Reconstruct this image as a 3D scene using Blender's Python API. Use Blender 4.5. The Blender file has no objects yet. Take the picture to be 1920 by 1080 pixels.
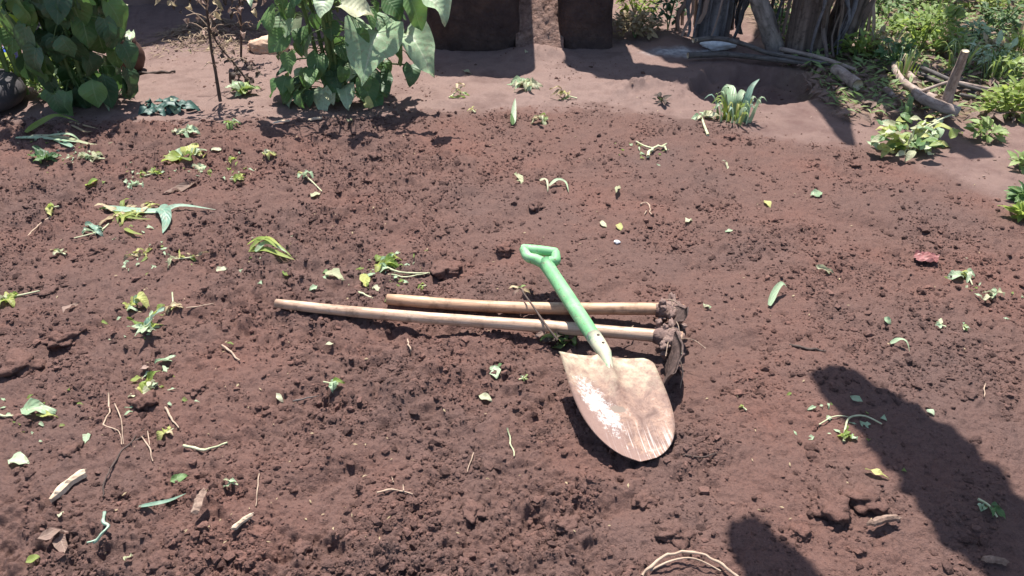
import bpy, math, random
import numpy as np
from mathutils import Vector, Matrix, noise
R = math.radians
random.seed(7)
sc = bpy.context.scene
COL = sc.collection

# ------------------------------------------------------------------ camera, sky, sun, exposure
CH, PITCH, FPX = 1.30, 33.0, 1507.0
cd = bpy.data.cameras.new('camera')
cam = bpy.data.objects.new('camera', cd)
COL.objects.link(cam)
cam.location = (0, 0, CH)
cam.rotation_euler = (R(90 - PITCH), 0, 0)
cd.sensor_width = 36.0
cd.lens = 36.0 * FPX / 1920.0
cd.clip_start, cd.clip_end = 0.02, 500
sc.camera = cam
SUN_EL, SUN_AZ = 68.0, -8.0          # azimuth from +Y, negative = to the left
S = Vector((math.sin(R(SUN_AZ)) * math.cos(R(SUN_EL)), math.cos(R(SUN_AZ)) * math.cos(R(SUN_EL)), math.sin(R(SUN_EL))))
w = bpy.data.worlds.new('World')
sc.world = w
w.use_nodes = True
bg = w.node_tree.nodes['Background']
sky = w.node_tree.nodes.new('ShaderNodeTexSky')
sky.sky_type = 'NISHITA'
sky.sun_disc = False
sky.sun_elevation = R(SUN_EL)
sky.sun_rotation = R(SUN_AZ)
w.node_tree.links.new(sky.outputs[0], bg.inputs[0])
bg.inputs[1].default_value = 0.098
sd = bpy.data.lights.new('sun', 'SUN')
sd.energy = 4.8
sd.angle = R(0.53)
sd.color = (1.0, 0.955, 0.89)
sun = bpy.data.objects.new('sun', sd)
COL.objects.link(sun)
sun.rotation_euler = S.to_track_quat('Z', 'Y').to_euler()
sun.location = S * 20
sc.view_settings.view_transform = 'Standard'
sc.view_settings.look = 'None'
sc.view_settings.exposure = 1.0
sc.view_settings.gamma = 1.0
sc.view_settings.use_curve_mapping = False

# ------------------------------------------------------------------ pixel -> world point (1920x1080 photo pixels)
CP, SP = math.cos(R(PITCH)), math.sin(R(PITCH))
def at(px, py, z=0.0):
    u, v = px - 960.0, 540.0 - py
    dx, dy, dz = u, FPX * CP + v * SP, -FPX * SP + v * CP
    t = (z - CH) / dz
    return Vector((dx * t, dy * t, z))
def atY(px, py, Y):                            # point of a photo pixel's view ray at world depth Y
    u, v = px - 960.0, 540.0 - py
    t = Y / (FPX * CP + v * SP)
    return Vector((u * t, Y, CH + (-FPX * SP + v * CP) * t))
def slant(p):
    return p.y * CP + (CH - p.z) * SP
def pxm(p, px):                                # length in metres of px photo pixels at p
    return px * slant(p) / FPX

# ------------------------------------------------------------------ numpy noise
def _h(ix, iy, seed):
    a = (ix.astype(np.int64) * 374761393 + iy.astype(np.int64) * 668265263 + seed * 974711) & 0xffffffff
    a = ((a ^ (a >> 13)) * 1274126177) & 0xffffffff
    a = ((a ^ (a >> 16)) * 2246822519) & 0xffffffff
    return (a ^ (a >> 15)) & 0xffffff
def hf(ix, iy, seed):
    return _h(ix, iy, seed) / float(0xffffff)
def vnoise(x, y, seed):
    ix, iy = np.floor(x), np.floor(y)
    fx, fy = x - ix, y - iy
    fx = fx * fx * fx * (fx * (fx * 6 - 15) + 10)
    fy = fy * fy * fy * (fy * (fy * 6 - 15) + 10)
    a, b = hf(ix, iy, seed), hf(ix + 1, iy, seed)
    c, d = hf(ix, iy + 1, seed), hf(ix + 1, iy + 1, seed)
    return (a + (b - a) * fx) * (1 - fy) + (c + (d - c) * fx) * fy
def fbm(x, y, seed, o=3):
    s, a, n = 0.0, 0.5, 0.0
    for i in range(o):
        s = s + a * vnoise(x * 2 ** i + 17.3 * i, y * 2 ** i - 9.1 * i, seed + i)
        n += a
        a *= 0.5
    return s / n
def caps(x, y, seed, dens):                    # rounded lumps, random radius per cell
    ix, iy = np.floor(x), np.floor(y)
    best = np.zeros_like(x)
    for ox in (-1, 0, 1):
        for oy in (-1, 0, 1):
            cx, cy = ix + ox, iy + oy
            jx, jy = cx + hf(cx, cy, seed), cy + hf(cx, cy, seed + 1)
            rr = hf(cx, cy, seed + 2)
            rad = np.where(hf(cx, cy, seed + 3) < dens, 0.22 + 0.55 * rr * rr, 1e-6)
            el = 0.7 + 0.6 * hf(cx, cy, seed + 4)
            d2 = ((x - jx) * el) ** 2 + ((y - jy) / el) ** 2
            b = np.clip(1 - d2 / (rad * rad), 0, None) ** 0.55 * rad * (0.6 + 0.5 * hf(cx, cy, seed + 5))
            best = np.maximum(best, b)
    return best
def sstep(e0, e1, t):
    t = np.clip((t - e0) / (e1 - e0), 0, 1)
    return t * t * (3 - 2 * t)

# ------------------------------------------------------------------ the lie of the land
_bd = [at(*p) for p in ((-900, 205), (0, 222), (300, 222), (520, 226), (720, 214), (850, 202), (1180, 200), (1300, 214), (1440, 246),
                        (1640, 278), (1760, 318), (1920, 410), (2150, 600))]
_bx, _by = np.array([p.x for p in _bd]), np.array([p.y for p in _bd])
_pit = [at(*p) for p in ((1310, 192), (1420, 194), (1530, 190), (1545, 165), (1500, 132), (1400, 122), (1320, 128), (1296, 160))]
_pc = Vector((sum(p.x for p in _pit) / 8, sum(p.y for p in _pit) / 8, 0))
_pa = np.array([math.atan2((p - _pc).y, (p - _pc).x) for p in _pit])
_pr = np.array([(p - _pc).length for p in _pit])
_o = np.argsort(_pa)
_pa, _pr = _pa[_o], _pr[_o]
def tilled(x, y):
    e = np.interp(x, _bx, _by) - y + 0.16 * (fbm(x * 5, y * 5, 5) - 0.5) + 0.10 * (fbm(x * 24, y * 24, 6) - 0.5)
    return sstep(-0.06, 0.13, e)
def pitmask(x, y):
    dx, dy = x - _pc.x, y - _pc.y
    r = np.interp(np.arctan2(dy, dx), np.concatenate((_pa - 2 * np.pi, _pa, _pa + 2 * np.pi)), np.tile(_pr, 3))
    return 1 - sstep(0.84, 1.0, np.hypot(dx, dy) / r)
_bank0, _bank1 = at(975, 100), at(1040, 100)
_mound = at(390, 82)
_lip = at(1225, 172)
def H(x, y):
    x, y = np.asarray(x, float), np.asarray(y, float)
    T = tilled(x, y)
    wx = x + 0.02 * (fbm(x * 22, y * 22, 41, 2) - 0.5)
    wy = y + 0.02 * (fbm(x * 22 + 7, y * 22, 43, 2) - 0.5)
    base = 0.05 * (fbm(x * 1.6, y * 1.6, 1, 3) - 0.5)
    z = base * (0.35 + 0.65 * T)
    rough = 0.5 + 0.7 * sstep(0.6, -0.9, x) + 0.5 * sstep(1.7, 1.1, y)
    patch = sstep(0.35, 0.7, fbm(x * 3.1, y * 3.1, 11, 3))
    a = T * rough * (0.45 + 0.75 * patch)
    z = z + a * 0.034 * (fbm(wx * 8, wy * 8, 21, 3) - 0.5)
    z = z + a * 0.027 * (fbm(wx * 20, wy * 26, 23, 4) - 0.5)
    z = z + a * 0.085 * 0.24 * caps(wx / 0.085, wy / 0.085, 31, 0.22)
    z = z + a * 0.045 * 0.28 * caps(wx / 0.045, wy / 0.045, 37, 0.42)
    z = z + (0.3 + 0.7 * a) * T * 0.024 * 0.42 * caps(wx / 0.024, wy / 0.024, 53, 0.5)
    z = z + (0.35 + 0.65 * a) * T * 0.013 * 0.5 * caps(wx / 0.013, wy / 0.013, 61, 0.6)
    z = z + T * (0.006 + 0.006 * a) * (fbm(wx * 60, wy * 75, 63, 3) - 0.5)
    z = z - T * (0.3 + 0.7 * a) * 0.006 * sstep(0.70, 0.92, vnoise(x * 30, y * 36, 71))
    z = z + (1 - T) * 0.016 * (fbm(x * 16, y * 16, 81, 5) - 0.5)
    z = z + (1 - T) * 0.02 * 0.35 * caps(wx / 0.03, wy / 0.03, 83, 0.12)
    z = z + (1 - T) * 0.018 * (fbm(x * 3.5, y * 3.5, 85, 2) - 0.5)
    # right-hand side behind the logs: rougher garden ground
    gdn = sstep(1.35, 1.75, x) * sstep(3.3, 3.7, y) * (1 - T)
    z = z + gdn * 0.06 * (fbm(x * 7, y * 7, 87, 3) - 0.4)
    # scraped bank beside the pit, pit itself
    z = z + np.exp(-(((x - _lip.x) / 0.24) ** 2 + ((y - _lip.y - 0.02) / 0.13) ** 2)) * (0.06 * fbm(x * 12, y * 12, 91, 4) + 0.035 * caps(wx / 0.06, wy / 0.06, 101, 0.6) + 0.02 * caps(wx / 0.03, wy / 0.03, 103, 0.6))
    z = z - 0.085 * pitmask(x + 0.10 * (fbm(x * 7, y * 7, 96, 3) - 0.5), y + 0.08 * (fbm(x * 9, y * 9, 97, 3) - 0.5)) * (0.5 + 1.0 * fbm(x * 9, y * 9, 93, 3))
    # heap of straw and swept earth near the dry stems
    z = z + 0.10 * np.exp(-(((x - _mound.x) / 0.22) ** 2 + ((y - _mound.y - 0.1) / 0.17) ** 2))
    # swept mound at the foot of the slot between the two mud stores, and drag marks in the bed
    z = z + 0.05 * np.exp(-(((x - 0.14) / 0.17) ** 2 + ((y - 4.28) / 0.10) ** 2)) * (0.6 + 0.8 * fbm(x * 18, y * 18, 95, 3))
    for (qx, qy, ln, wd, dep, ang) in ((870, 505, 0.30, 0.05, 0.025, 0.5), (950, 420, 0.22, 0.05, 0.022, 0.9), (850, 612, 0.16, 0.05, 0.04, 0.0),
                                       (1450, 470, 0.30, 0.05, 0.018, 0.5), (110, 650, 0.08, 0.05, 0.035, 0.2), (640, 420, 0.16, 0.03, 0.018, 0.7), (1250, 375, 0.22, 0.035, 0.018, -0.3), (1660, 420, 0.25, 0.04, 0.02, -0.4), (1150, 545, 0.10, 0.03, 0.016, 0.6),
                                       (700, 800, 0.14, 0.03, 0.018, 0.35), (1130, 950, 0.16, 0.03, 0.02, 0.2), (350, 610, 0.12, 0.035, 0.02, 0.9), (1420, 640, 0.15, 0.03, 0.014, 0.1), (620, 900, 0.12, 0.03, 0.02, 0.5), (1000, 330, 0.2, 0.035, 0.018, 0.2)):
        p = at(qx, qy)
        c, s_ = math.cos(ang), math.sin(ang)
        lx, ly = (x - p.x) * c + (y - p.y) * s_, -(x - p.x) * s_ + (y - p.y) * c
        z = z - dep * np.exp(-((lx / ln) ** 2 + (ly / wd) ** 2))
    return z
def gz(x, y):
    return float(H(np.array([x]), np.array([y]))[0])
def G(px, py, dz=0.0):                         # point where the view ray of a photo pixel meets the ground
    z = 0.0
    for _ in range(3):
        p = at(px, py, z)
        z = gz(p.x, p.y)
    p = at(px, py, z)
    return Vector((p.x, p.y, z + dz))

# ------------------------------------------------------------------ materials
def new_mat(name):
    m = bpy.data.materials.new(name)
    m.use_nodes = True
    n, l = m.node_tree.nodes, m.node_tree.links
    return m, n, l, n['Principled BSDF']
def nz(n, l, scale, vec, detail=4.0, rough=0.55, dist=0.0):
    t = n.new('ShaderNodeTexNoise')
    t.inputs['Scale'].default_value = scale
    t.inputs['Detail'].default_value = detail
    t.inputs['Roughness'].default_value = rough
    t.inputs['Distortion'].default_value = dist
    if vec is not None:
        l.new(vec, t.inputs['Vector'])
    return t.outputs['Fac']
def ramp(n, l, fac, stops):
    r = n.new('ShaderNodeValToRGB')
    e = r.color_ramp.elements
    while len(e) < len(stops):
        e.new(0.5)
    for k, (p, c) in enumerate(stops):
        e[k].position = p
        e[k].color = (c[0], c[1], c[2], 1)
    l.new(fac, r.inputs[0])
    return r.outputs[0]
def mixc(n, l, fac, a, b, mode='MIX'):
    m = n.new('ShaderNodeMix')
    m.data_type = 'RGBA'
    m.blend_type = mode
    for s_, v in ((m.inputs[0], fac), (m.inputs[6], a), (m.inputs[7], b)):
        if hasattr(v, 'links'):
            l.new(v, s_)
        elif isinstance(v, (int, float)):
            s_.default_value = v
        else:
            s_.default_value = (v[0], v[1], v[2], 1)
    return m.outputs[2]
def mth(n, l, op, a, b=None, clamp=False):
    m = n.new('ShaderNodeMath')
    m.operation = op
    m.use_clamp = clamp
    for s_, v in zip(m.inputs, (a, b)):
        if v is None:
            continue
        if hasattr(v, 'links'):
            l.new(v, s_)
        else:
            s_.default_value = v
    return m.outputs[0]
def bump(n, l, bsdf, h, strength=0.5, dist=0.01):
    b = n.new('ShaderNodeBump')
    b.inputs['Strength'].default_value = strength
    b.inputs['Distance'].default_value = dist
    l.new(h, b.inputs['Height'])
    l.new(b.outputs[0], bsdf.inputs['Normal'])
def coords(n, which='Object'):
    return n.new('ShaderNodeTexCoord').outputs[which]
def geo_pos(n):
    return n.new('ShaderNodeNewGeometry').outputs['Position']

def soil_mat(name, till_attr=True):
    m, n, l, b = new_mat(name)
    P = geo_pos(n)
    f1 = nz(n, l, 2.2, P, 5, 0.6)
    f2 = nz(n, l, 38, P, 4, 0.65)
    f3 = nz(n, l, 420, P, 3, 0.7)
    soil = ramp(n, l, f1, ((0.30, (0.152, 0.096, 0.083)), (0.5, (0.182, 0.104, 0.085)), (0.7, (0.214, 0.108, 0.084))))
    soil = mixc(n, l, mth(n, l, 'MULTIPLY', f2, 0.55), soil, (0.084, 0.054, 0.050))
    f4 = nz(n, l, 170, P, 4, 0.7)
    soil = mixc(n, l, mth(n, l, 'MULTIPLY', ramp(n, l, f4, ((0.50, (0, 0, 0)), (0.66, (1, 1, 1)))), 0.55), soil, (0.070, 0.043, 0.040))
    isl = n.new('ShaderNodeNewGeometry').outputs['Random Per Island']
    if not till_attr:
        soil = mixc(n, l, 1.0, soil, ramp(n, l, isl, ((0.0, (0.55, 0.54, 0.55)), (0.6, (1.0, 0.98, 0.97)), (1.0, (1.45, 1.38, 1.34)))), 'MULTIPLY')
    soil = mixc(n, l, mth(n, l, 'MULTIPLY', ramp(n, l, f3, ((0.55, (0, 0, 0)), (0.75, (1, 1, 1)))), 0.6), soil, (0.27, 0.18, 0.16))
    if till_attr:
        a = n.new('ShaderNodeAttribute')
        a.attribute_name = 'till'
        g1 = nz(n, l, 5, P, 5, 0.65)
        yard = ramp(n, l, g1, ((0.32, (0.20, 0.134, 0.118)), (0.52, (0.31, 0.218, 0.19)), (0.7, (0.25, 0.165, 0.142))))
        yard = mixc(n, l, mth(n, l, 'MULTIPLY', nz(n, l, 120, P, 3, 0.7), 0.7), yard, (0.13, 0.082, 0.073))
        spx = n.new('ShaderNodeSeparateXYZ')
        l.new(P, spx.inputs[0])
        brn = mth(n, l, 'MULTIPLY', mth(n, l, 'SUBTRACT', mth(n, l, 'ADD', spx.outputs[0], mth(n, l, 'MULTIPLY', g1, 0.5)), 0.75), 1.6, True)
        yard = mixc(n, l, mth(n, l, 'MULTIPLY', brn, 0.75), yard, ramp(n, l, g1, ((0.35, (0.15, 0.09, 0.08)), (0.6, (0.22, 0.145, 0.125)))))
        g = n.new('ShaderNodeAttribute')
        g.attribute_name = 'garden'
        gard = ramp(n, l, nz(n, l, 26, P, 4, 0.7), ((0.35, (0.11, 0.075, 0.055)), (0.55, (0.20, 0.15, 0.10)), (0.7, (0.36, 0.28, 0.18))))
        yard = mixc(n, l, g.outputs['Fac'], yard, gard)
        ash = n.new('ShaderNodeAttribute')
        ash.attribute_name = 'ash'
        yard = mixc(n, l, ash.outputs['Fac'], yard, ramp(n, l, nz(n, l, 30, P), ((0.4, (0.32, 0.32, 0.35)), (0.6, (0.62, 0.61, 0.62)))))
        soil = mixc(n, l, a.outputs['Fac'], yard, soil)
    l.new(soil, b.inputs['Base Color'])
    b.inputs['Roughness'].default_value = 0.95
    b.inputs['Specular IOR Level'].default_value = 0.12
    hh = mth(n, l, 'ADD', mth(n, l, 'MULTIPLY', nz(n, l, 160, P, 4, 0.7), 0.7), mth(n, l, 'MULTIPLY', f3, 0.5))
    bump(n, l, b, hh, 1.0, 0.008)
    return m
M = {}
M['ground'] = soil_mat('soil_and_packed_earth')
M['clod'] = soil_mat('loose_soil', False)

def leaf_mat(name, c1, c2, vein, rough=0.45, trans=0.3, tcol=None, spec=0.35, dusty=0.5):
    m, n, l, b = new_mat(name)
    uv = coords(n, 'UV')
    sp = n.new('ShaderNodeSeparateXYZ')
    l.new(uv, sp.inputs[0])
    au = mth(n, l, 'ABSOLUTE', mth(n, l, 'SUBTRACT', sp.outputs[0], 0.5))
    mid = mth(n, l, 'LESS_THAN', au, 0.022)
    ph = mth(n, l, 'SUBTRACT', sp.outputs[1], mth(n, l, 'MULTIPLY', au, 0.55))
    wv = mth(n, l, 'SINE', mth(n, l, 'MULTIPLY', ph, 46.0))
    vn = mth(n, l, 'MULTIPLY', mth(n, l, 'GREATER_THAN', wv, 0.95), 0.32)
    vv = mth(n, l, 'MAXIMUM', mid, vn)
    oi = n.new('ShaderNodeObjectInfo')
    P = geo_pos(n)
    f = mth(n, l, 'ADD', mth(n, l, 'MULTIPLY', nz(n, l, 14, P, 4, 0.6), 0.9), mth(n, l, 'MULTIPLY', mth(n, l, 'SUBTRACT', oi.outputs['Random'], 0.5), 0.5))
    col = ramp(n, l, f, ((0.28, c1), (0.68, c2)))
    col = mixc(n, l, mth(n, l, 'MULTIPLY', vv, 0.6), col, vein)
    # brown nibbled spots
    col = mixc(n, l, mth(n, l, 'MULTIPLY', ramp(n, l, nz(n, l, 60, P, 2, 0.5), ((0.66, (0, 0, 0)), (0.74, (1, 1, 1)))), 0.6), col, (0.20, 0.14, 0.06))
    dust = ramp(n, l, nz(n, l, 55, P, 5, 0.7), ((0.50, (0, 0, 0)), (0.66, (1, 1, 1))))
    col = mixc(n, l, mth(n, l, 'MULTIPLY', dust, dusty), col, (0.24, 0.16, 0.12))
    geo = n.new('ShaderNodeNewGeometry')
    col = mixc(n, l, mth(n, l, 'MULTIPLY', geo.outputs['Backfacing'], 0.35), col, [min(1, 0.5 * (a + v) + 0.05) for a, v in zip(c2, vein)])
    l.new(col, b.inputs['Base Color'])
    b.inputs['Roughness'].default_value = rough
    b.inputs['Specular IOR Level'].default_value = spec
    hh = mth(n, l, 'ADD', mth(n, l, 'MULTIPLY', wv, 0.25), nz(n, l, 40, P, 3))
    bump(n, l, b, hh, 0.35, 0.004)
    t = n.new('ShaderNodeBsdfTranslucent')
    tc = tcol or [min(1, c * 1.6) for c in c2]
    l.new(mixc(n, l, 0.6, col, tc), t.inputs[0])
    mx = n.new('ShaderNodeMixShader')
    mx.inputs[0].default_value = trans
    l.new(b.outputs[0], mx.inputs[1])
    l.new(t.outputs[0], mx.inputs[2])
    l.new(mx.outputs[0], n['Material Output'].inputs[0])
    return m
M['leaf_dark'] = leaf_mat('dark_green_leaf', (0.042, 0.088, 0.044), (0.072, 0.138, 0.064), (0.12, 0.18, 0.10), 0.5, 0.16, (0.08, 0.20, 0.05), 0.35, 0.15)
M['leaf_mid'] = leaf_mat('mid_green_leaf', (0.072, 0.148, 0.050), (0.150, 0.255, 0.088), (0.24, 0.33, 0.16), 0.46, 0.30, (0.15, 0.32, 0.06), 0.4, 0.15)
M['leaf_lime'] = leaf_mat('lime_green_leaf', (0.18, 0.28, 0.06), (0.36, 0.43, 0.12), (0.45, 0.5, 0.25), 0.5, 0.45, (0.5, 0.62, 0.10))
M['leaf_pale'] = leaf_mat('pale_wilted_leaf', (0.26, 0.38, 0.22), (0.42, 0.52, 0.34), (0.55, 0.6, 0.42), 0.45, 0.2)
M['leaf_yellow'] = leaf_mat('yellowing_leaf', (0.30, 0.34, 0.08), (0.48, 0.47, 0.17), (0.5, 0.5, 0.25), 0.5, 0.25)
M['leaf_cream'] = leaf_mat('bleached_leaf', (0.34, 0.36, 0.21), (0.52, 0.52, 0.35), (0.6, 0.58, 0.4), 0.6, 0.2)
M['leaf_blue'] = leaf_mat('blue_green_blade', (0.17, 0.30, 0.22), (0.34, 0.48, 0.36), (0.5, 0.6, 0.45), 0.45, 0.2)
M['leaf_dry'] = leaf_mat('dry_brown_leaf', (0.17, 0.11, 0.085), (0.34, 0.23, 0.19), (0.4, 0.3, 0.24), 0.7, 0.15)
M['leaf_rot'] = leaf_mat('withered_dark_leaf', (0.035, 0.026, 0.022), (0.085, 0.058, 0.045), (0.1, 0.07, 0.05), 0.7, 0.08)
M['hedge'] = leaf_mat('hedge_leaf', (0.05, 0.11, 0.045), (0.16, 0.25, 0.10), (0.25, 0.33, 0.18), 0.5, 0.3, (0.16, 0.3, 0.06))
M['weed'] = leaf_mat('garden_weed_leaf', (0.13, 0.22, 0.06), (0.34, 0.43, 0.17), (0.4, 0.45, 0.2), 0.5, 0.3, (0.35, 0.48, 0.08))
M['straw_brown'] = leaf_mat('brown_straw', (0.13, 0.09, 0.06), (0.30, 0.22, 0.15), (0.35, 0.27, 0.18), 0.8, 0.05)
M['straw'] = leaf_mat('straw', (0.30, 0.23, 0.13), (0.52, 0.42, 0.26), (0.5, 0.4, 0.25), 0.7, 0.1)

def wood_mat(name, c1, c2, c3, scale=(40, 40, 3), rough=0.7, bs=0.4):
    m, n, l, b = new_mat(name)
    mp = n.new('ShaderNodeMapping')
    mp.inputs['Scale'].default_value = scale
    l.new(coords(n, 'UV'), mp.inputs[0])
    f = nz(n, l, 1.0, mp.outputs[0], 5, 0.65, 0.4)
    col = ramp(n, l, f, ((0.28, c1), (0.5, c2), (0.75, c3)))
    P = geo_pos(n)
    col = mixc(n, l, mth(n, l, 'MULTIPLY', ramp(n, l, nz(n, l, 30, P, 4, 0.65), ((0.5, (0, 0, 0)), (0.68, (1, 1, 1)))), 0.6), col, [c * 0.5 for c in c1])
    l.new(col, b.inputs['Base Color'])
    b.inputs['Roughness'].default_value = rough
    b.inputs['Specular IOR Level'].default_value = 0.3
    bump(n, l, b, f, bs, 0.003)
    return m
# UV on tubes: u round the girth, v along the length in metres
M['handle'] = wood_mat('worn_hoe_handle', (0.25, 0.145, 0.095), (0.53, 0.355, 0.25), (0.70, 0.545, 0.43), (5, 7, 1), 0.42, 0.5)
M['handle2'] = wood_mat('tan_hoe_handle', (0.27, 0.15, 0.09), (0.52, 0.325, 0.205), (0.62, 0.435, 0.30), (5, 7, 1), 0.5, 0.5)
M['twig'] = wood_mat('dry_twig', (0.27, 0.18, 0.13), (0.45, 0.33, 0.24), (0.6, 0.47, 0.36), (3, 20, 1))
M['twig_dark'] = wood_mat('dark_twig', (0.04, 0.028, 0.024), (0.085, 0.058, 0.048), (0.15, 0.105, 0.085), (3, 20, 1))
M['stem_pale'] = wood_mat('pale_stem', (0.36, 0.40, 0.22), (0.52, 0.52, 0.33), (0.64, 0.6, 0.43), (3, 20, 1))
M['stem_green'] = wood_mat('green_stem', (0.07, 0.12, 0.045), (0.14, 0.2, 0.07), (0.24, 0.3, 0.13), (3, 14, 1), 0.55)
M['bark'] = wood_mat('grey_bark', (0.10, 0.085, 0.075), (0.22, 0.185, 0.165), (0.40, 0.34, 0.31), (8, 9, 1), 0.85, 0.9)
M['branch'] = wood_mat('barked_branch', (0.16, 0.11, 0.09), (0.33, 0.25, 0.21), (0.50, 0.41, 0.35), (6, 12, 1), 0.8, 0.7)
M['branch_dark'] = wood_mat('grey_dead_branch', (0.045, 0.038, 0.036), (0.11, 0.095, 0.09), (0.20, 0.175, 0.165), (6, 12, 1), 0.85, 0.7)
M['cutwood'] = wood_mat('cut_wood', (0.40, 0.31, 0.21), (0.58, 0.48, 0.34), (0.68, 0.6, 0.45), (9, 9, 1))
M['bananabark'] = wood_mat('dry_banana_sheath', (0.045, 0.033, 0.03), (0.13, 0.095, 0.08), (0.30, 0.235, 0.20), (18, 1.2, 1), 0.85, 0.9)
M['sheathgrey'] = wood_mat('grey_banana_sheath', (0.05, 0.046, 0.05), (0.15, 0.14, 0.15), (0.33, 0.31, 0.32), (14, 1.5, 1), 0.85, 0.8)

def rough_mat(name, stops, sc1, bscale, bstr, bdist, rough=0.95, spec=0.15):
    m, n, l, b = new_mat(name)
    P = geo_pos(n)
    l.new(ramp(n, l, nz(n, l, sc1, P, 5, 0.65), stops), b.inputs['Base Color'])
    b.inputs['Roughness'].default_value = rough
    b.inputs['Specular IOR Level'].default_value = spec
    bump(n, l, b, nz(n, l, bscale, P, 5, 0.65), bstr, bdist)
    return m
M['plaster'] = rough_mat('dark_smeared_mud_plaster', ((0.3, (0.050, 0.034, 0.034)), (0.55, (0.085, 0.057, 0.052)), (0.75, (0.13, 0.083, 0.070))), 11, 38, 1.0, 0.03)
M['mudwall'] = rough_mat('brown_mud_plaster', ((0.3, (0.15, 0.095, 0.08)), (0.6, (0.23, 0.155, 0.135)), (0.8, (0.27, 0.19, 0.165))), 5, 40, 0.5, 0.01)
M['bank'] = rough_mat('pitted_earth', ((0.3, (0.13, 0.075, 0.06)), (0.55, (0.27, 0.175, 0.145)), (0.75, (0.36, 0.25, 0.21))), 40, 60, 1.0, 0.02)
M['thatch'] = rough_mat('thatch', ((0.3, (0.12, 0.09, 0.055)), (0.6, (0.26, 0.20, 0.12)), (0.8, (0.36, 0.29, 0.18))), 30, 90, 1.0, 0.02)
M['stone'] = rough_mat('tan_stone', ((0.3, (0.42, 0.27, 0.19)), (0.55, (0.62, 0.43, 0.32)), (0.8, (0.70, 0.52, 0.40))), 12, 45, 0.6, 0.01)
M['white_stone'] = rough_mat('whitish_stone', ((0.3, (0.5, 0.49, 0.5)), (0.7, (0.78, 0.77, 0.77))), 20, 50, 0.5, 0.01)
M['rubber'] = rough_mat('worn_black_rubber', ((0.3, (0.035, 0.032, 0.036)), (0.7, (0.085, 0.075, 0.08))), 14, 60, 0.4, 0.006, 0.75, 0.3)
M['clay'] = rough_mat('dark_fired_clay', ((0.3, (0.055, 0.03, 0.024)), (0.7, (0.12, 0.065, 0.05))), 12, 50, 0.4, 0.006, 0.7, 0.3)
M['blue'] = rough_mat('blue_plastic', ((0.3, (0.02, 0.05, 0.30)), (0.7, (0.03, 0.09, 0.42))), 10, 40, 0.1, 0.003, 0.35, 0.5)
M['red'] = rough_mat('faded_red_wrapper', ((0.3, (0.17, 0.07, 0.06)), (0.55, (0.29, 0.11, 0.105)), (0.75, (0.38, 0.22, 0.20))), 60, 80, 0.5, 0.004, 0.5, 0.4)
M['teal'] = rough_mat('dark_teal_wilted_leaves', ((0.3, (0.018, 0.045, 0.038)), (0.6, (0.05, 0.11, 0.09)), (0.8, (0.16, 0.26, 0.22))), 40, 60, 0.4, 0.004, 0.5, 0.4)
M['bark_chip'] = rough_mat('bark_chip', ((0.3, (0.12, 0.075, 0.06)), (0.55, (0.26, 0.18, 0.14)), (0.8, (0.42, 0.32, 0.25))), 50, 120, 0.8, 0.004)
M['pale_chip'] = rough_mat('pale_wood_chip', ((0.3, (0.40, 0.29, 0.20)), (0.55, (0.58, 0.45, 0.33)), (0.8, (0.70, 0.58, 0.44))), 50, 120, 0.6, 0.003)

# green paint of the spade, worn to pale streaks, dusty
m, n, l, b = new_mat('worn_green_paint')
P = geo_pos(n)
c = ramp(n, l, nz(n, l, 16, P, 4, 0.6), ((0.3, (0.13, 0.355, 0.15)), (0.55, (0.20, 0.44, 0.21)), (0.75, (0.34, 0.54, 0.33))))
c = mixc(n, l, mth(n, l, 'MULTIPLY', ramp(n, l, nz(n, l, 42, P, 5, 0.7), ((0.56, (0, 0, 0)), (0.74, (1, 1, 1)))), 0.55), c, (0.44, 0.45, 0.30))
c = mixc(n, l, mth(n, l, 'MULTIPLY', ramp(n, l, nz(n, l, 130, P, 4, 0.7), ((0.58, (0, 0, 0)), (0.65, (1, 1, 1)))), 0.8), c, (0.17, 0.10, 0.075))
l.new(c, b.inputs['Base Color'])
b.inputs['Roughness'].default_value = 0.58
b.inputs['Specular IOR Level'].default_value = 0.4
bump(n, l, b, nz(n, l, 90, P, 4, 0.6), 0.25, 0.002)
M['green'] = m
# steel blade: rust, dried soil, bare patch with painted sun glare, scratches (UV: u across, v from socket to tip)
m, n, l, b = new_mat('rusty_soiled_steel')
UV = coords(n, 'UV')
P = geo_pos(n)
sp = n.new('ShaderNodeSeparateXYZ')
l.new(UV, sp.inputs[0])
U, V = sp.outputs[0], sp.outputs[1]
rust = ramp(n, l, nz(n, l, 24, P, 6, 0.7, 0.5), ((0.32, (0.13, 0.075, 0.06)), (0.46, (0.225, 0.140, 0.110)), (0.58, (0.32, 0.20, 0.145)), (0.72, (0.43, 0.345, 0.295))))
rust = mixc(n, l, ramp(n, l, nz(n, l, 150, P, 4, 0.7), ((0.52, (0, 0, 0)), (0.66, (0.7, 0.7, 0.7)))), rust, (0.15, 0.08, 0.06))
yel = ramp(n, l, nz(n, l, 45, P, 5, 0.65), ((0.33, (0.24, 0.15, 0.11)), (0.48, (0.40, 0.31, 0.22)), (0.6, (0.50, 0.44, 0.31)), (0.75, (0.43, 0.45, 0.31))))
top = mth(n, l, 'SUBTRACT', mth(n, l, 'ADD', mth(n, l, 'MULTIPLY', mth(n, l, 'SUBTRACT', 0.36, V), 2.6), mth(n, l, 'MULTIPLY', nz(n, l, 26, P, 6, 0.72), 1.6)), 0.75, True)
c = mixc(n, l, top, rust, yel)
sc_map = n.new('ShaderNodeMapping')
sc_map.inputs['Scale'].default_value = (60, 3.0, 1)
l.new(UV, sc_map.inputs[0])
scr = ramp(n, l, nz(n, l, 1.0, sc_map.outputs[0], 3, 0.5), ((0.52, (0, 0, 0)), (0.66, (1, 1, 1))))
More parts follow.
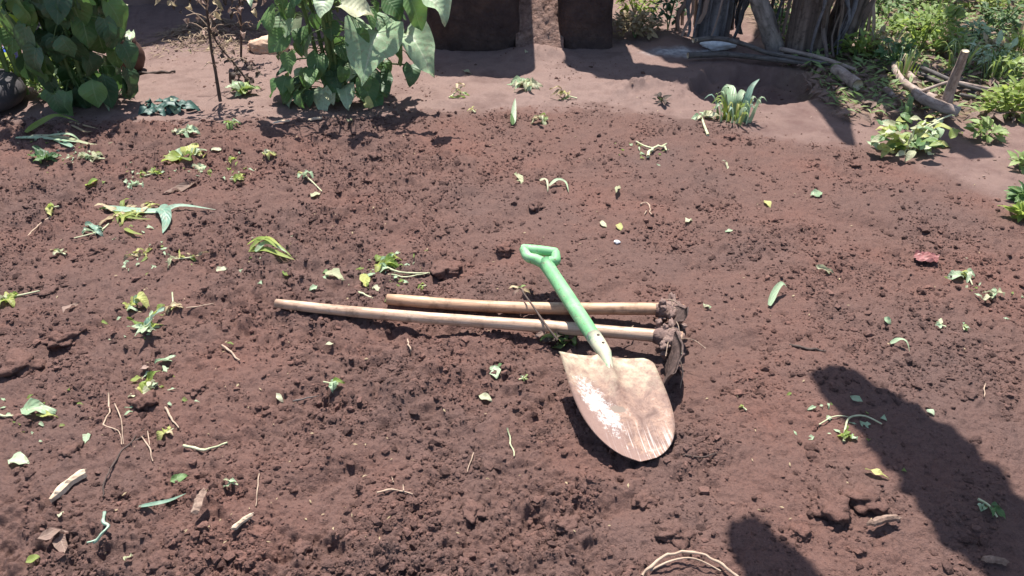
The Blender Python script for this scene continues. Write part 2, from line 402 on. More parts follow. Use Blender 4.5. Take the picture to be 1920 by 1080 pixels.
low = mth(n, l, 'MULTIPLY', mth(n, l, 'SUBTRACT', V, 0.62), 3.2, True)
c = mixc(n, l, mth(n, l, 'MULTIPLY', mth(n, l, 'MULTIPLY', scr, low), 0.85), c, (0.68, 0.60, 0.56))
# bare steel with its sun glare painted in pale, left of centre, ragged edge
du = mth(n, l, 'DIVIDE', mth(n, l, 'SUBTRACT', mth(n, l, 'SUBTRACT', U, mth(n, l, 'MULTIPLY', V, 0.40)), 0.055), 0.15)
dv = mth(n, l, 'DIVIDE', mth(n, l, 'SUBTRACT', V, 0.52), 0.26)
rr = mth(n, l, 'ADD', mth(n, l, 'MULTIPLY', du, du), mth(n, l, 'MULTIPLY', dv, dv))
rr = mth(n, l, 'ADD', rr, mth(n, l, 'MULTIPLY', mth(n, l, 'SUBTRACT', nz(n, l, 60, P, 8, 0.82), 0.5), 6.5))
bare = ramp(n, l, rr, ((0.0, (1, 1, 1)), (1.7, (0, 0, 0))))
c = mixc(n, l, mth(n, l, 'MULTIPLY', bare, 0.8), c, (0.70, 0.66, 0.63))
# brown soil crust on the lower left rim and a smear in the middle
crust = mth(n, l, 'SUBTRACT', mth(n, l, 'ADD', mth(n, l, 'ADD', mth(n, l, 'MULTIPLY', V, 1.3), mth(n, l, 'MULTIPLY', U, -1.35)), mth(n, l, 'MULTIPLY', nz(n, l, 30, P, 6, 0.75), 1.1)), 1.02)
crust = ramp(n, l, crust, ((-0.0, (0, 0, 0)), (0.10, (1, 1, 1))))
c = mixc(n, l, mth(n, l, 'MULTIPLY', crust, 0.85), c, (0.24, 0.15, 0.125))
sm1 = mth(n, l, 'DIVIDE', mth(n, l, 'SUBTRACT', U, 0.46), 0.085)
sm2 = mth(n, l, 'DIVIDE', mth(n, l, 'SUBTRACT', V, 0.535), 0.035)
sm = mth(n, l, 'ADD', mth(n, l, 'ADD', mth(n, l, 'MULTIPLY', sm1, sm1), mth(n, l, 'MULTIPLY', sm2, sm2)), mth(n, l, 'MULTIPLY', mth(n, l, 'SUBTRACT', nz(n, l, 50, P, 4, 0.6), 0.5), 2.5))
c = mixc(n, l, ramp(n, l, sm, ((0.5, (1, 1, 1)), (0.8, (0, 0, 0)))), c, (0.22, 0.165, 0.13))
l.new(c, b.inputs['Base Color'])
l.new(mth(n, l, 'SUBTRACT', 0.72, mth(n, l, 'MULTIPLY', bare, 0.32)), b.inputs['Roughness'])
b.inputs['Specular IOR Level'].default_value = 0.4
bump(n, l, b, mth(n, l, 'ADD', nz(n, l, 70, P, 5, 0.7), mth(n, l, 'MULTIPLY', crust, 0.5)), 0.45, 0.003)
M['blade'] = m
m, n, l, b = new_mat('worn_pale_socket')
P = geo_pos(n)
c = ramp(n, l, nz(n, l, 40, P, 5, 0.68), ((0.32, (0.16, 0.40, 0.20)), (0.45, (0.50, 0.52, 0.36)), (0.58, (0.52, 0.47, 0.34)), (0.70, (0.36, 0.25, 0.18))))
l.new(c, b.inputs['Base Color'])
b.inputs['Roughness'].default_value = 0.5
bump(n, l, b, nz(n, l, 90, P, 4, 0.6), 0.3, 0.002)
M['socket'] = m
M['iron'] = rough_mat('soil_caked_iron', ((0.3, (0.045, 0.03, 0.027)), (0.55, (0.10, 0.065, 0.056)), (0.8, (0.19, 0.125, 0.105))), 35, 90, 0.9, 0.006, 0.8, 0.3)
M['iron_soil'] = rough_mat('dried_soil_crust', ((0.3, (0.14, 0.09, 0.08)), (0.55, (0.22, 0.15, 0.13)), (0.8, (0.32, 0.23, 0.19))), 35, 90, 1.0, 0.006)

# ------------------------------------------------------------------ mesh helpers
class MB:
    def __init__(s):
        s.v, s.f, s.uv = [], [], []
    def add(s, verts, faces, uvs=None):
        o = len(s.v)
        s.v += [Vector(v) for v in verts]
        s.uv += list(uvs) if uvs else [(v[0], v[1]) for v in verts]
        s.f += [tuple(i + o for i in f) for f in faces]
        return s
    def xf(s, m, k=0):
        for i in range(k, len(s.v)):
            s.v[i] = m @ s.v[i]
        return s
    def mesh(s, name, mat, smooth=True, off=None):
        me = bpy.data.meshes.new(name)
        vv = [v - off for v in s.v] if off is not None else s.v
        me.from_pydata([tuple(v) for v in vv], [], s.f)
        ul = me.uv_layers.new(name='UVMap')
        idx = np.empty(len(me.loops), np.int32)
        me.loops.foreach_get('vertex_index', idx)
        ul.data.foreach_set('uv', np.array(s.uv, np.float32)[idx].ravel())
        me.materials.append(mat)
        if smooth:
            me.polygons.foreach_set('use_smooth', np.ones(len(me.polygons), bool))
        me.update()
        return me
    def build(s, name, mat, parent=None, smooth=True, origin=None):
        off = parent_origin(parent) if parent is not None else (Vector(origin) if origin is not None else s.centre())
        o = bpy.data.objects.new(name, s.mesh(name, mat, smooth, off))
        COL.objects.link(o)
        if parent is not None:
            o.parent = parent
        else:
            o.location = off
        return o
    def centre(s):
        n_ = len(s.v)
        return Vector((sum(v.x for v in s.v) / n_, sum(v.y for v in s.v) / n_, min(v.z for v in s.v)))
def parent_origin(p):
    o = Vector((0, 0, 0))
    while p is not None:
        o = o + p.location
        p = p.parent
    return o
def tag(o, label=None, cat=None, group=None, kind=None):
    for k, v in (('label', label), ('category', cat), ('group', group), ('kind', kind)):
        if v:
            o[k] = v
    return o
def thing(name, label, cat, loc, group=None):
    o = bpy.data.objects.new(name, None)
    o.empty_display_size = 0.05
    o.location = loc
    COL.objects.link(o)
    return tag(o, label, cat, group)
def frame(d, n):                               # matrix with y along d, z near n
    d = d.normalized()
    x = d.cross(n)
    if x.length < 1e-5:
        x = d.cross(Vector((0.31, 0.8, 0.5)))
    x.normalize()
    z = x.cross(d)
    return Matrix((x, d, z)).transposed()
def tube(mb, pts, rad, n=7, cap=True, wob=0.0, seed=0):
    rnd = random.Random(seed)
    pts = [Vector(p) for p in pts]
    if not hasattr(rad, '__len__'):
        rad = [rad] * len(pts)
    V, F, UVs = [], [], []
    ref = Vector((0.2, 0.1, 1))
    ln = 0.0
    for i, p in enumerate(pts):
        t = (pts[min(i + 1, len(pts) - 1)] - pts[max(i - 1, 0)]).normalized()
        a = t.cross(ref)
        if a.length < 0.1:
            a = t.cross(Vector((1, 0, 0)))
        a.normalize()
        b_ = a.cross(t)
        if i:
            ln += (p - pts[i - 1]).length
        for k in range(n):
            th = 2 * math.pi * k / n
            r = rad[i] * (1 + wob * (rnd.random() - 0.5) * 2)
            V.append(p + a * math.cos(th) * r + b_ * math.sin(th) * r)
            UVs.append((k / n, ln))
    for i in range(len(pts) - 1):
        for k in range(n):
            k2 = (k + 1) % n
            F.append((i * n + k, i * n + k2, (i + 1) * n + k2, (i + 1) * n + k))
    if cap:
        F.append(tuple(range(n)))
        F.append(tuple(reversed(range((len(pts) - 1) * n, len(pts) * n))))
    return mb.add(V, F, UVs)
def spline(pts, k=5):
    pts = [Vector(p) for p in pts]
    if len(pts) < 3:
        return [pts[0].lerp(pts[-1], i / k) for i in range(k + 1)]
    out = []
    for i in range(len(pts) - 1):
        p0, p1, p2, p3 = pts[max(i - 1, 0)], pts[i], pts[i + 1], pts[min(i + 2, len(pts) - 1)]
        for j in range(k):
            t = j / k
            out.append(0.5 * ((2 * p1) + (p2 - p0) * t + (2 * p0 - 5 * p1 + 4 * p2 - p3) * t * t + (3 * p1 - p0 - 3 * p2 + p3) * t ** 3))
    out.append(pts[-1])
    return out
def taper(a, b_, n):
    return [a + (b_ - a) * i / (n - 1) for i in range(n)]
def prof(shape, v):
    if shape == 'heart':
        return max(0.02, (math.sin(math.pi * min(1, v * 0.96 + 0.04) ** 0.62) ** 0.8)) if v < 0.999 else 0.02
    if shape == 'ovate':
        return max(0.03, math.sin(math.pi * v ** 0.75) ** 0.9)
    if shape == 'angular':
        return float(np.interp(v, (0, 0.12, 0.3, 0.42, 0.55, 0.8, 1.0), (0.25, 0.8, 1.0, 0.86, 0.92, 0.5, 0.04)))
    if shape == 'blade':
        return max(0.04, min(1, v * 5 + 0.35) * (1 - v) ** 0.55)
    return max(0.03, math.sin(math.pi * v) ** 0.8)    # lance
def leaf_geo(mb, L, W, shape='ovate', droop=0.25, fold=0.25, wave=0.03, nv=6, mat=None, seed=0, curl=0.0):
    rnd = random.Random(seed)
    us = (-1, -0.5, 0, 0.5, 1)
    V, F, UVs = [], [], []
    ph = rnd.random() * 6
    z = y = 0.0
    for j in range(nv + 1):
        v = j / nv
        if j:
            th = -droop * (v - 0.5 / nv) * 1.8 + curl * math.sin(v * 5 + ph)
            y += L / nv * math.cos(th)
            z += L / nv * math.sin(th)
        hw = W * 0.5 * prof(shape, v)
        for u in us:
            zz = z + fold * abs(u) * hw + wave * L * math.sin(v * 9 + ph + u * 2) * abs(u)
            yy = y - (0.10 * L * (1 - v) ** 6 * abs(u) if shape == 'heart' else 0)
            V.append(Vector((u * hw, yy, zz)))
            UVs.append((0.5 + u * 0.5, v))
    for j in range(nv):
        for i in range(4):
            F.append((j * 5 + i, j * 5 + i + 1, (j + 1) * 5 + i + 1, (j + 1) * 5 + i))
    k = len(mb.v)
    mb.add(V, F, UVs)
    if mat is not None:
        mb.xf(mat, k)
    return mb
_LEAFCACHE = {}
def leaf_mesh(key, mat, L=1.0, W=0.6, shape='ovate', droop=0.3, fold=0.25, wave=0.03, seed=0, curl=0.0):
    kk = (key, mat, seed)
    if kk not in _LEAFCACHE:
        _LEAFCACHE[kk] = leaf_geo(MB(), L, W, shape, droop, fold, wave, 6, None, seed, curl).mesh('leaf', M[mat])
    return _LEAFCACHE[kk]
def put_leaf(parent, me, base, d, nrm, scale, name='leaf'):
    o = bpy.data.objects.new(name, me)
    COL.objects.link(o)
    o.parent = parent
    m3 = frame(d, nrm).to_4x4()
    o.matrix_local = Matrix.Translation(base - parent_origin(parent)) @ m3 @ Matrix.Diagonal((scale, scale, scale, 1))
    return o
# icosphere
def ico(sub):
    t = (1 + 5 ** 0.5) / 2
    V = [Vector(p).normalized() for p in ((-1, t, 0), (1, t, 0), (-1, -t, 0), (1, -t, 0), (0, -1, t), (0, 1, t), (0, -1, -t), (0, 1, -t), (t, 0, -1), (t, 0, 1), (-t, 0, -1), (-t, 0, 1))]
    F = [(0, 11, 5), (0, 5, 1), (0, 1, 7), (0, 7, 10), (0, 10, 11), (1, 5, 9), (5, 11, 4), (11, 10, 2), (10, 7, 6), (7, 1, 8), (3, 9, 4), (3, 4, 2), (3, 2, 6), (3, 6, 8), (3, 8, 9), (4, 9, 5), (2, 4, 11), (6, 2, 10), (8, 6, 7), (9, 8, 1)]
    for _ in range(sub):
        mid, F2 = {}, []
        def mp(a, b_):
            k = (min(a, b_), max(a, b_))
            if k not in mid:
                mid[k] = len(V)
                V.append(((V[a] + V[b_]) / 2).normalized())
            return mid[k]
        for a, b_, c_ in F:
            x, y, z = mp(a, b_), mp(b_, c_), mp(c_, a)
            F2 += [(a, x, z), (b_, y, x), (c_, z, y), (x, y, z)]
        F = F2
    return V, F
ICO = {k: ico(k) for k in (0, 1, 2, 3)}
def lump(mb, c, r, sub=2, rough=0.35, seed=0, rot=None, freq=2.2):
    from mathutils import noise
    V, F = ICO[sub]
    off = Vector((seed * 3.7, seed * 1.3, seed * 7.1))
    out = []
    for p in V:
        k = 1 + rough * noise.noise(p * freq * 0.6 + off) * 1.4 + rough * 0.6 * noise.noise(p * freq * 2.2 + off) + rough * 0.28 * noise.noise(p * freq * 5.5 + off)
        q = Vector((p.x * r[0] * k, p.y * r[1] * k, p.z * r[2] * k))
        if rot is not None:
            q = rot @ q
        out.append(Vector(c) + q)
    return mb.add(out, F, [(p.x, p.y) for p in V])

# ------------------------------------------------------------------ the ground: one vertex grid, three neighbouring sheets
rows = [0.95]
while rows[-1] < 4.75:
    rows.append(rows[-1] + 0.0027 * (rows[-1] / 1.05) ** 1.4)
rows = [-14, -6, -2.5, -0.5, 0.25, 0.6, 0.8, 0.9] + rows + [4.8, 4.87, 4.97, 5.1, 5.25, 5.45, 5.7, 6.1, 6.8, 8, 11, 16, 26, 45, 80, 140]
cols = list(np.linspace(-1, 1, 1060))
side = list(np.linspace(1.006, 2.3, 130)) + [2.34, 2.4, 2.5, 2.7, 3.2, 4.2, 6.5, 14, 40]
cols = [-c_ for c_ in reversed(side)] + cols + side
YY, UU = np.meshgrid(np.array(rows), np.array(cols), indexing='ij')
XX = UU * (1.03 + 0.60 * (np.clip(YY, 0.9, 5.2) - 0.95))
ZZ = H(XX, YY)
TT = tilled(XX, YY)
gar = sstep(1.32, 1.65, XX + 0.2 * (fbm(XX * 6, YY * 6, 99) - 0.5)) * sstep(3.25, 3.6, YY)
ashp = at(1290, 97)
ASH = np.exp(-(((XX - ashp.x) / 0.20) ** 2 + ((YY - ashp.y) / 0.08) ** 2)) * 1.5
ASH = np.clip(ASH * (0.3 + fbm(XX * 12, YY * 12, 77)) - 0.15, 0, 1)
nr, nc = XX.shape
VV = np.stack((XX, YY, ZZ), -1).reshape(-1, 3)
ii = (np.arange(nr - 1)[:, None] * nc + np.arange(nc - 1)[None, :])
QQ = np.stack((ii, ii + 1, ii + nc + 1, ii + nc), -1).reshape(-1, 4)
Tq = TT.reshape(-1)[QQ].mean(1)
Yq = YY.reshape(-1)[QQ].mean(1)
Gq = gar.reshape(-1)[QQ].mean(1)
Xq = XX.reshape(-1)[QQ].mean(1)
inner = (np.abs(Xq) < 4.5) & (Yq < 5.2) & (Yq > 0.9)
kind = np.where(inner & (Tq > 0.5), 0, np.where(inner & (Gq < 0.5), 1, 2))
for k, nm in enumerate(('tilled_soil', 'packed_earth_yard', 'ground')):
    q = QQ[kind == k]
    used, inv = np.unique(q, return_inverse=True)
    me = bpy.data.meshes.new(nm)
    me.from_pydata(VV[used], [], inv.reshape(-1, 4))
    for an, arr in (('till', TT), ('garden', gar), ('ash', ASH)):
        at_ = me.attributes.new(an, 'FLOAT', 'POINT')
        at_.data.foreach_set('value', arr.reshape(-1)[used].astype(np.float32))
    me.polygons.foreach_set('use_smooth', np.ones(len(me.polygons), bool))
    me.materials.append(M['ground'])
    o = bpy.data.objects.new(nm, me)
    COL.objects.link(o)
    o['kind'] = 'structure'
tag(bpy.data.objects['tilled_soil'], 'freshly dug dark red-brown soil of the garden bed')
tag(bpy.data.objects['packed_earth_yard'], 'pale swept packed earth of the yard behind the bed')
tag(bpy.data.objects['ground'], 'rough garden ground beyond the logs and all around')

# crumbs of soil: nobody could count them
rng = np.random.default_rng(3)
def crumbs(name, N, rmin, rmax, pw, region, label, dens_fn):
    x = rng.uniform(region[0], region[1], N * 5)
    y = region[2] + (region[3] - region[2]) * rng.random(N * 5) ** 1.5
    keep = (np.abs(x) < 0.9 + 0.62 * (y - 0.95)) & (rng.random(N * 5) < dens_fn(x, y))
    x, y = x[keep][:N], y[keep][:N]
    n_ = len(x)
    z = H(x, y)
    r = rmin * (1 - rng.random(n_) * (1 - (rmin / rmax) ** pw)) ** (-1 / pw)
    bv = np.array([tuple(p) for p in ICO[0][0]])
    bf = np.array(ICO[0][1])
    q = rng.normal(size=(n_, 4))
    q /= np.linalg.norm(q, axis=1)[:, None]
    a, b_, c_, d = q.T
    Rm = np.stack((1 - 2 * (c_ * c_ + d * d), 2 * (b_ * c_ - a * d), 2 * (b_ * d + a * c_), 2 * (b_ * c_ + a * d), 1 - 2 * (b_ * b_ + d * d), 2 * (c_ * d - a * b_),
                   2 * (b_ * d - a * c_), 2 * (c_ * d + a * b_), 1 - 2 * (b_ * b_ + c_ * c_)), -1).reshape(-1, 3, 3)
    loc = bv[None] * (1 + rng.uniform(-0.33, 0.33, (n_, 12, 1))) * rng.uniform(0.65, 1.3, (n_, 1, 3))
    P_ = np.einsum('nij,nkj->nki', Rm, loc) * r[:, None, None]
    P_[:, :, 2] *= 0.75
    P_ += np.stack((x, y, z + r * 0.12), -1)[:, None, :]
    F_ = bf[None] + (np.arange(n_) * 12)[:, None, None]
    me = bpy.data.meshes.new(name)
    me.from_pydata(P_.reshape(-1, 3), [], F_.reshape(-1, 3))
    me.materials.append(M['clod'])
    o = bpy.data.objects.new(name, me)
    COL.objects.link(o)
    tag(o, label, None, None, 'stuff')
def d1(x, y):
    return np.maximum(tilled(x, y), 0.12 * sstep(0.4, 0.7, fbm(x * 4, y * 4, 15, 2))) * (0.30 + 0.70 * sstep(0.35, 0.65, fbm(x * 3.1, y * 3.1, 11, 3))) * (0.6 + 0.4 * sstep(0.7, -0.8, x)) * (0.3 + 1.2 * sstep(0.4, 0.62, fbm(x * 13, y * 13, 19, 2)))
crumbs('soil_crumbs', 62000, 0.0017, 0.0125, 2.0, (-2.9, 2.9, 0.97, 4.4), 'loose crumbs of dark soil over the dug bed', d1)

# ------------------------------------------------------------------ mud stores, house
def rrect(x0, x1, y0, y1, r, k=5):
    P_ = []
    for cx, cy, a0 in ((x1 - r, y1 - r, 0), (x0 + r, y1 - r, 90), (x0 + r, y0 + r, 180), (x1 - r, y0 + r, 270)):
        for i in range(k + 1):
            a = R(a0 + 90 * i / k)
            P_.append((cx + r * math.cos(a), cy + r * math.sin(a)))
    return P_
def prism(mb, plan, z0, z1, nz_=10, wob=0.012, seed=0, flare=0.0):
    from mathutils import noise
    dens = []
    for i, p in enumerate(plan):
        q = plan[(i + 1) % len(plan)]
        m_ = max(1, int(math.hypot(q[0] - p[0], q[1] - p[1]) / 0.07))
        for j in range(m_):
            dens.append((p[0] + (q[0] - p[0]) * j / m_, p[1] + (q[1] - p[1]) * j / m_))
    cx, cy = sum(p[0] for p in dens) / len(dens), sum(p[1] for p in dens) / len(dens)
    n_ = len(dens)
    V, F = [], []
    for k in range(nz_ + 1):
        z = z0 + (z1 - z0) * (k / nz_) ** 1.6
        for p in dens:
            v = Vector((p[0], p[1], z))
            d = Vector((p[0] - cx, p[1] - cy, 0)).normalized()
            v += d * (wob * noise.noise(v * 5 + Vector((seed, 0, 0))) + 0.6 * wob * noise.noise(v * 17 + Vector((seed, 0, 0))) + flare * math.exp(-(z - z0) / 0.07))
            V.append(v)
    for k in range(nz_):
        for i in range(n_):
            j = (i + 1) % n_
            F.append((k * n_ + i, k * n_ + j, (k + 1) * n_ + j, (k + 1) * n_ + i))
    F.append(tuple(range(nz_ * n_, (nz_ + 1) * n_)))
    return mb.add(V, F, [(v.x + v.y, v.z) for v in V])
def roof(mb, x0, x1, y0, y1, z, rise, ov, seed):
    from mathutils import noise
    pl = rrect(x0 - ov, x1 + ov, y0 - ov, y1 + ov, 0.16, 6)
    cx, cy = (x0 + x1) / 2, (y0 + y1) / 2
    n_ = len(pl)
    V, F = [], []
    for (k, zz) in ((1.0, z - 0.05), (1.03, z), (0.97, z + 0.07), (0.7, z + 0.07 + rise * 0.3), (0.4, z + 0.07 + rise * 0.65), (0.08, z + 0.07 + rise)):
        for p in pl:
            v = Vector((cx + (p[0] - cx) * k, cy + (p[1] - cy) * k, zz))
            V.append(v + Vector((0, 0, 0.03 * noise.noise(v * 9 + Vector((seed, 3, 1))))))
    for k in range(5):
        for i in range(n_):
            j = (i + 1) % n_
            F.append((k * n_ + i, k * n_ + j, (k + 1) * n_ + j, (k + 1) * n_ + i))
    F.append(tuple(range(5 * n_, 6 * n_)))
    F.append(tuple(reversed(range(n_))))
    return mb.add(V, F, [(v.x, v.y) for v in V])
def store(label, x0, x1, y0, y1, h, r, seed, flare):
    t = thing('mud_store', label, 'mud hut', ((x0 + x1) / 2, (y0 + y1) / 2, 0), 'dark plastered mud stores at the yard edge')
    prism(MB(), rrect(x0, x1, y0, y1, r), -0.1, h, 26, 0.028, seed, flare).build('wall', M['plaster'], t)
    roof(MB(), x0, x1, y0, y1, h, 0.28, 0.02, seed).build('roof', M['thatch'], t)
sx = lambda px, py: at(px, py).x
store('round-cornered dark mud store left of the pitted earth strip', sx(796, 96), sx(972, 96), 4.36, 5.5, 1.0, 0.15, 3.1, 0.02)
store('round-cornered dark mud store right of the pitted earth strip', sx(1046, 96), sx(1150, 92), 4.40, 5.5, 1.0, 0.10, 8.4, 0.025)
# steep pitted bank of earth filling the slot between the two stores
from mathutils import noise
bk = MB()
V, F = [], []
nx_, ny_ = 22, 40
for j in range(ny_ + 1):
    tv = j / ny_
    for i in range(nx_ + 1):
        x = 0.02 + 0.26 * i / nx_
        y = 4.30 + 0.55 * tv
        z = -0.03 + 0.62 * max(0, tv - 0.06) ** 1.0
        p = Vector((x, y, z))
        k = noise.noise(p * 30) * 0.018 + noise.noise(p * 70) * 0.012
        V.append(p + Vector((0, -0.5, 0.8)) * k)
for j in range(ny_):
    for i in range(nx_):
        a = j * (nx_ + 1) + i
        F.append((a, a + 1, a + nx_ + 2, a + nx_ + 1))
bk.add(V, F)
tag(bk.build('earth_bank', M['bank']), 'steep pitted bank of brown earth in the gap between the dark mud stores', None, None, 'structure')

hs = thing('mud_house', 'brown mud house along the back of the yard, foot of its wall in shade', 'house', (-2.3, 6.2, 0))
prism(MB(), rrect(-4.6, -0.75, 5.38, 8.2, 0.12), -0.1, 1.95, 14, 0.02, 5.5, 0.01).build('wall', M['mudwall'], hs)
roof(MB(), -4.6, -0.75, 5.38, 8.2, 1.95, 0.9, 0.10, 2.2).build('roof', M['thatch'], hs)

# ------------------------------------------------------------------ spade
tip, sock, grip = G(1199, 874, 0.014), at(1131, 670, 0.078), at(1022, 492, 0.115)
sp_ = thing('spade', 'short spade with green D-shaped handle and rusty pointed blade lying across the hoe handles', 'spade', (tip.x, tip.y, tip.z))
ax = (tip - sock)
BL = ax.length
yd = ax.normalized()
tl, tr = at(1038, 669, 0.088), at(1223, 698, 0.040)
wd = (tr - tl)
nrm = wd.cross(yd).normalized()
if nrm.z < 0:
    nrm = -nrm
xd = (wd - yd * (wd.dot(yd) * 0.45)).normalized()
HW = 0.119
mb = MB()
NU, NV = 28, 36
V, F, UVs = [], [], []
for side in (1, -1):
    for j in range(NV + 1):
        v = j / NV
        if v < 0.30:
            hw = HW * (0.985 + 0.015 * v / 0.3)
        else:
            hw = HW * max(0.0, 1 - ((v - 0.30) / 0.70) ** 2.9) ** 0.50
        hw = max(hw, 0.004)
        for i in range(NU + 1):
            u = -1 + 2 * i / NU
            if u > 0 and v < 0.10:
                hw_ = hw * (1 - 0.16 * (1 - v / 0.10) ** 2.2)
            else:
                hw_ = hw
            sh = 0.03 * abs(u) ** 6 * (1 - min(1, v / 0.15)) * 0.5
            z = 0.020 * (abs(u) ** 2.2) * (hw / HW) - 0.010 * (v ** 2) * 0
            ridge = 0.022 * math.exp(-(u * hw / (0.011 + 0.004 * (1 - v))) ** 2) * max(0, 1 - v / 0.52) ** 0.8
            frog = 0.006 * math.exp(-(u * hw / 0.045) ** 2) * max(0, 1 - v / 0.8)
            lift = 0.012 * math.exp(-v / 0.03) * (0.3 + 0.7 * abs(u))
            q = sock + yd * (BL * (v + sh)) + xd * (u * hw_) + nrm * (z + ridge + frog - lift * 0.6 + 0.0012 * side)
            V.append(q)
            UVs.append((0.5 + u * hw / HW * 0.5, v))
K = (NU + 1) * (NV + 1)
for s_ in (0, 1):
    for j in range(NV):
        for i in range(NU):
            a = s_ * K + j * (NU + 1) + i
            f = (a, a + 1, a + NU + 2, a + NU + 1)
            F.append(f if s_ else f[::-1])
def edge(a, b_):
    F.append((a, b_, b_ + K, a + K))
for i in range(NU):
    edge(i, i + 1)
    edge(NV * (NU + 1) + i, NV * (NU + 1) + i + 1)
for j in range(NV):
    edge(j * (NU + 1), (j + 1) * (NU + 1))
    edge(j * (NU + 1) + NU, (j + 1) * (NU + 1) + NU)
mb.add(V, F, UVs)
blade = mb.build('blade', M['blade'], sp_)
sd_ = (grip - sock).normalized()
# socket: tapering steel strap running down on to the blade, same green paint worn off
s0 = sock + nrm * 0.012
mb = MB()
tube(mb, [s0 + yd * 0.085 + nrm * -0.006, s0 + yd * 0.05, s0 + yd * 0.02 + nrm * 0.003, s0 - yd * 0.0 + nrm * 0.004, s0 + sd_ * 0.03 + nrm * 0.002, s0 + sd_ * 0.07], [0.004, 0.009, 0.0130, 0.0165, 0.0195, 0.0205], 12)
mb.build('socket', M['socket'], sp_)
for kk_ in (0.022, 0.052):
    mb = MB()
    lump(mb, s0 + sd_ * kk_ + nrm * 0.0195, (0.0045, 0.0045, 0.0035), 1, 0.05, 3)
    mb.build('rivet', M['iron'], sp_)
gs = at(1022, 492, 0.125)
mb = MB()
a0 = s0 + sd_ * 0.035
sh_pts = [a0.lerp(gs, i / 10) for i in range(11)]
tube(mb, sh_pts, [0.0180, 0.0190, 0.0198, 0.020, 0.020, 0.020, 0.0198, 0.0196, 0.0195, 0.020, 0.021], 14)
mb.build('shaft', M['green'], sp_)
# D grip: two yoke arms and the cross bar, hollow middle
gl, gr = at(985, 474, 0.135), at(1042, 487, 0.135)
cl, cr = at(981, 466, 0.14), at(1042, 473, 0.14)
mb = MB()
for cc, mid_ in ((cl, at(990, 482, 0.132)), (cr, at(1042, 489, 0.134))):
    tube(mb, spline([gs - (gs - a0).normalized() * 0.012, gs.lerp(mid_, 0.55), mid_, cc.lerp(mid_, 0.25), cc], 5), taper(0.0170, 0.0118, 21), 10)
mb.build('yoke', M['green'], sp_)
mb = MB()
e = (cr - cl).normalized() * 0.006
tube(mb, [cl - e, cl, cl.lerp(cr, 0.25), cl.lerp(cr, 0.5), cl.lerp(cr, 0.75), cr, cr + e], [0.010, 0.0132, 0.0142, 0.0146, 0.0142, 0.0132, 0.010], 12)
mb.build('grip', M['green'], sp_)

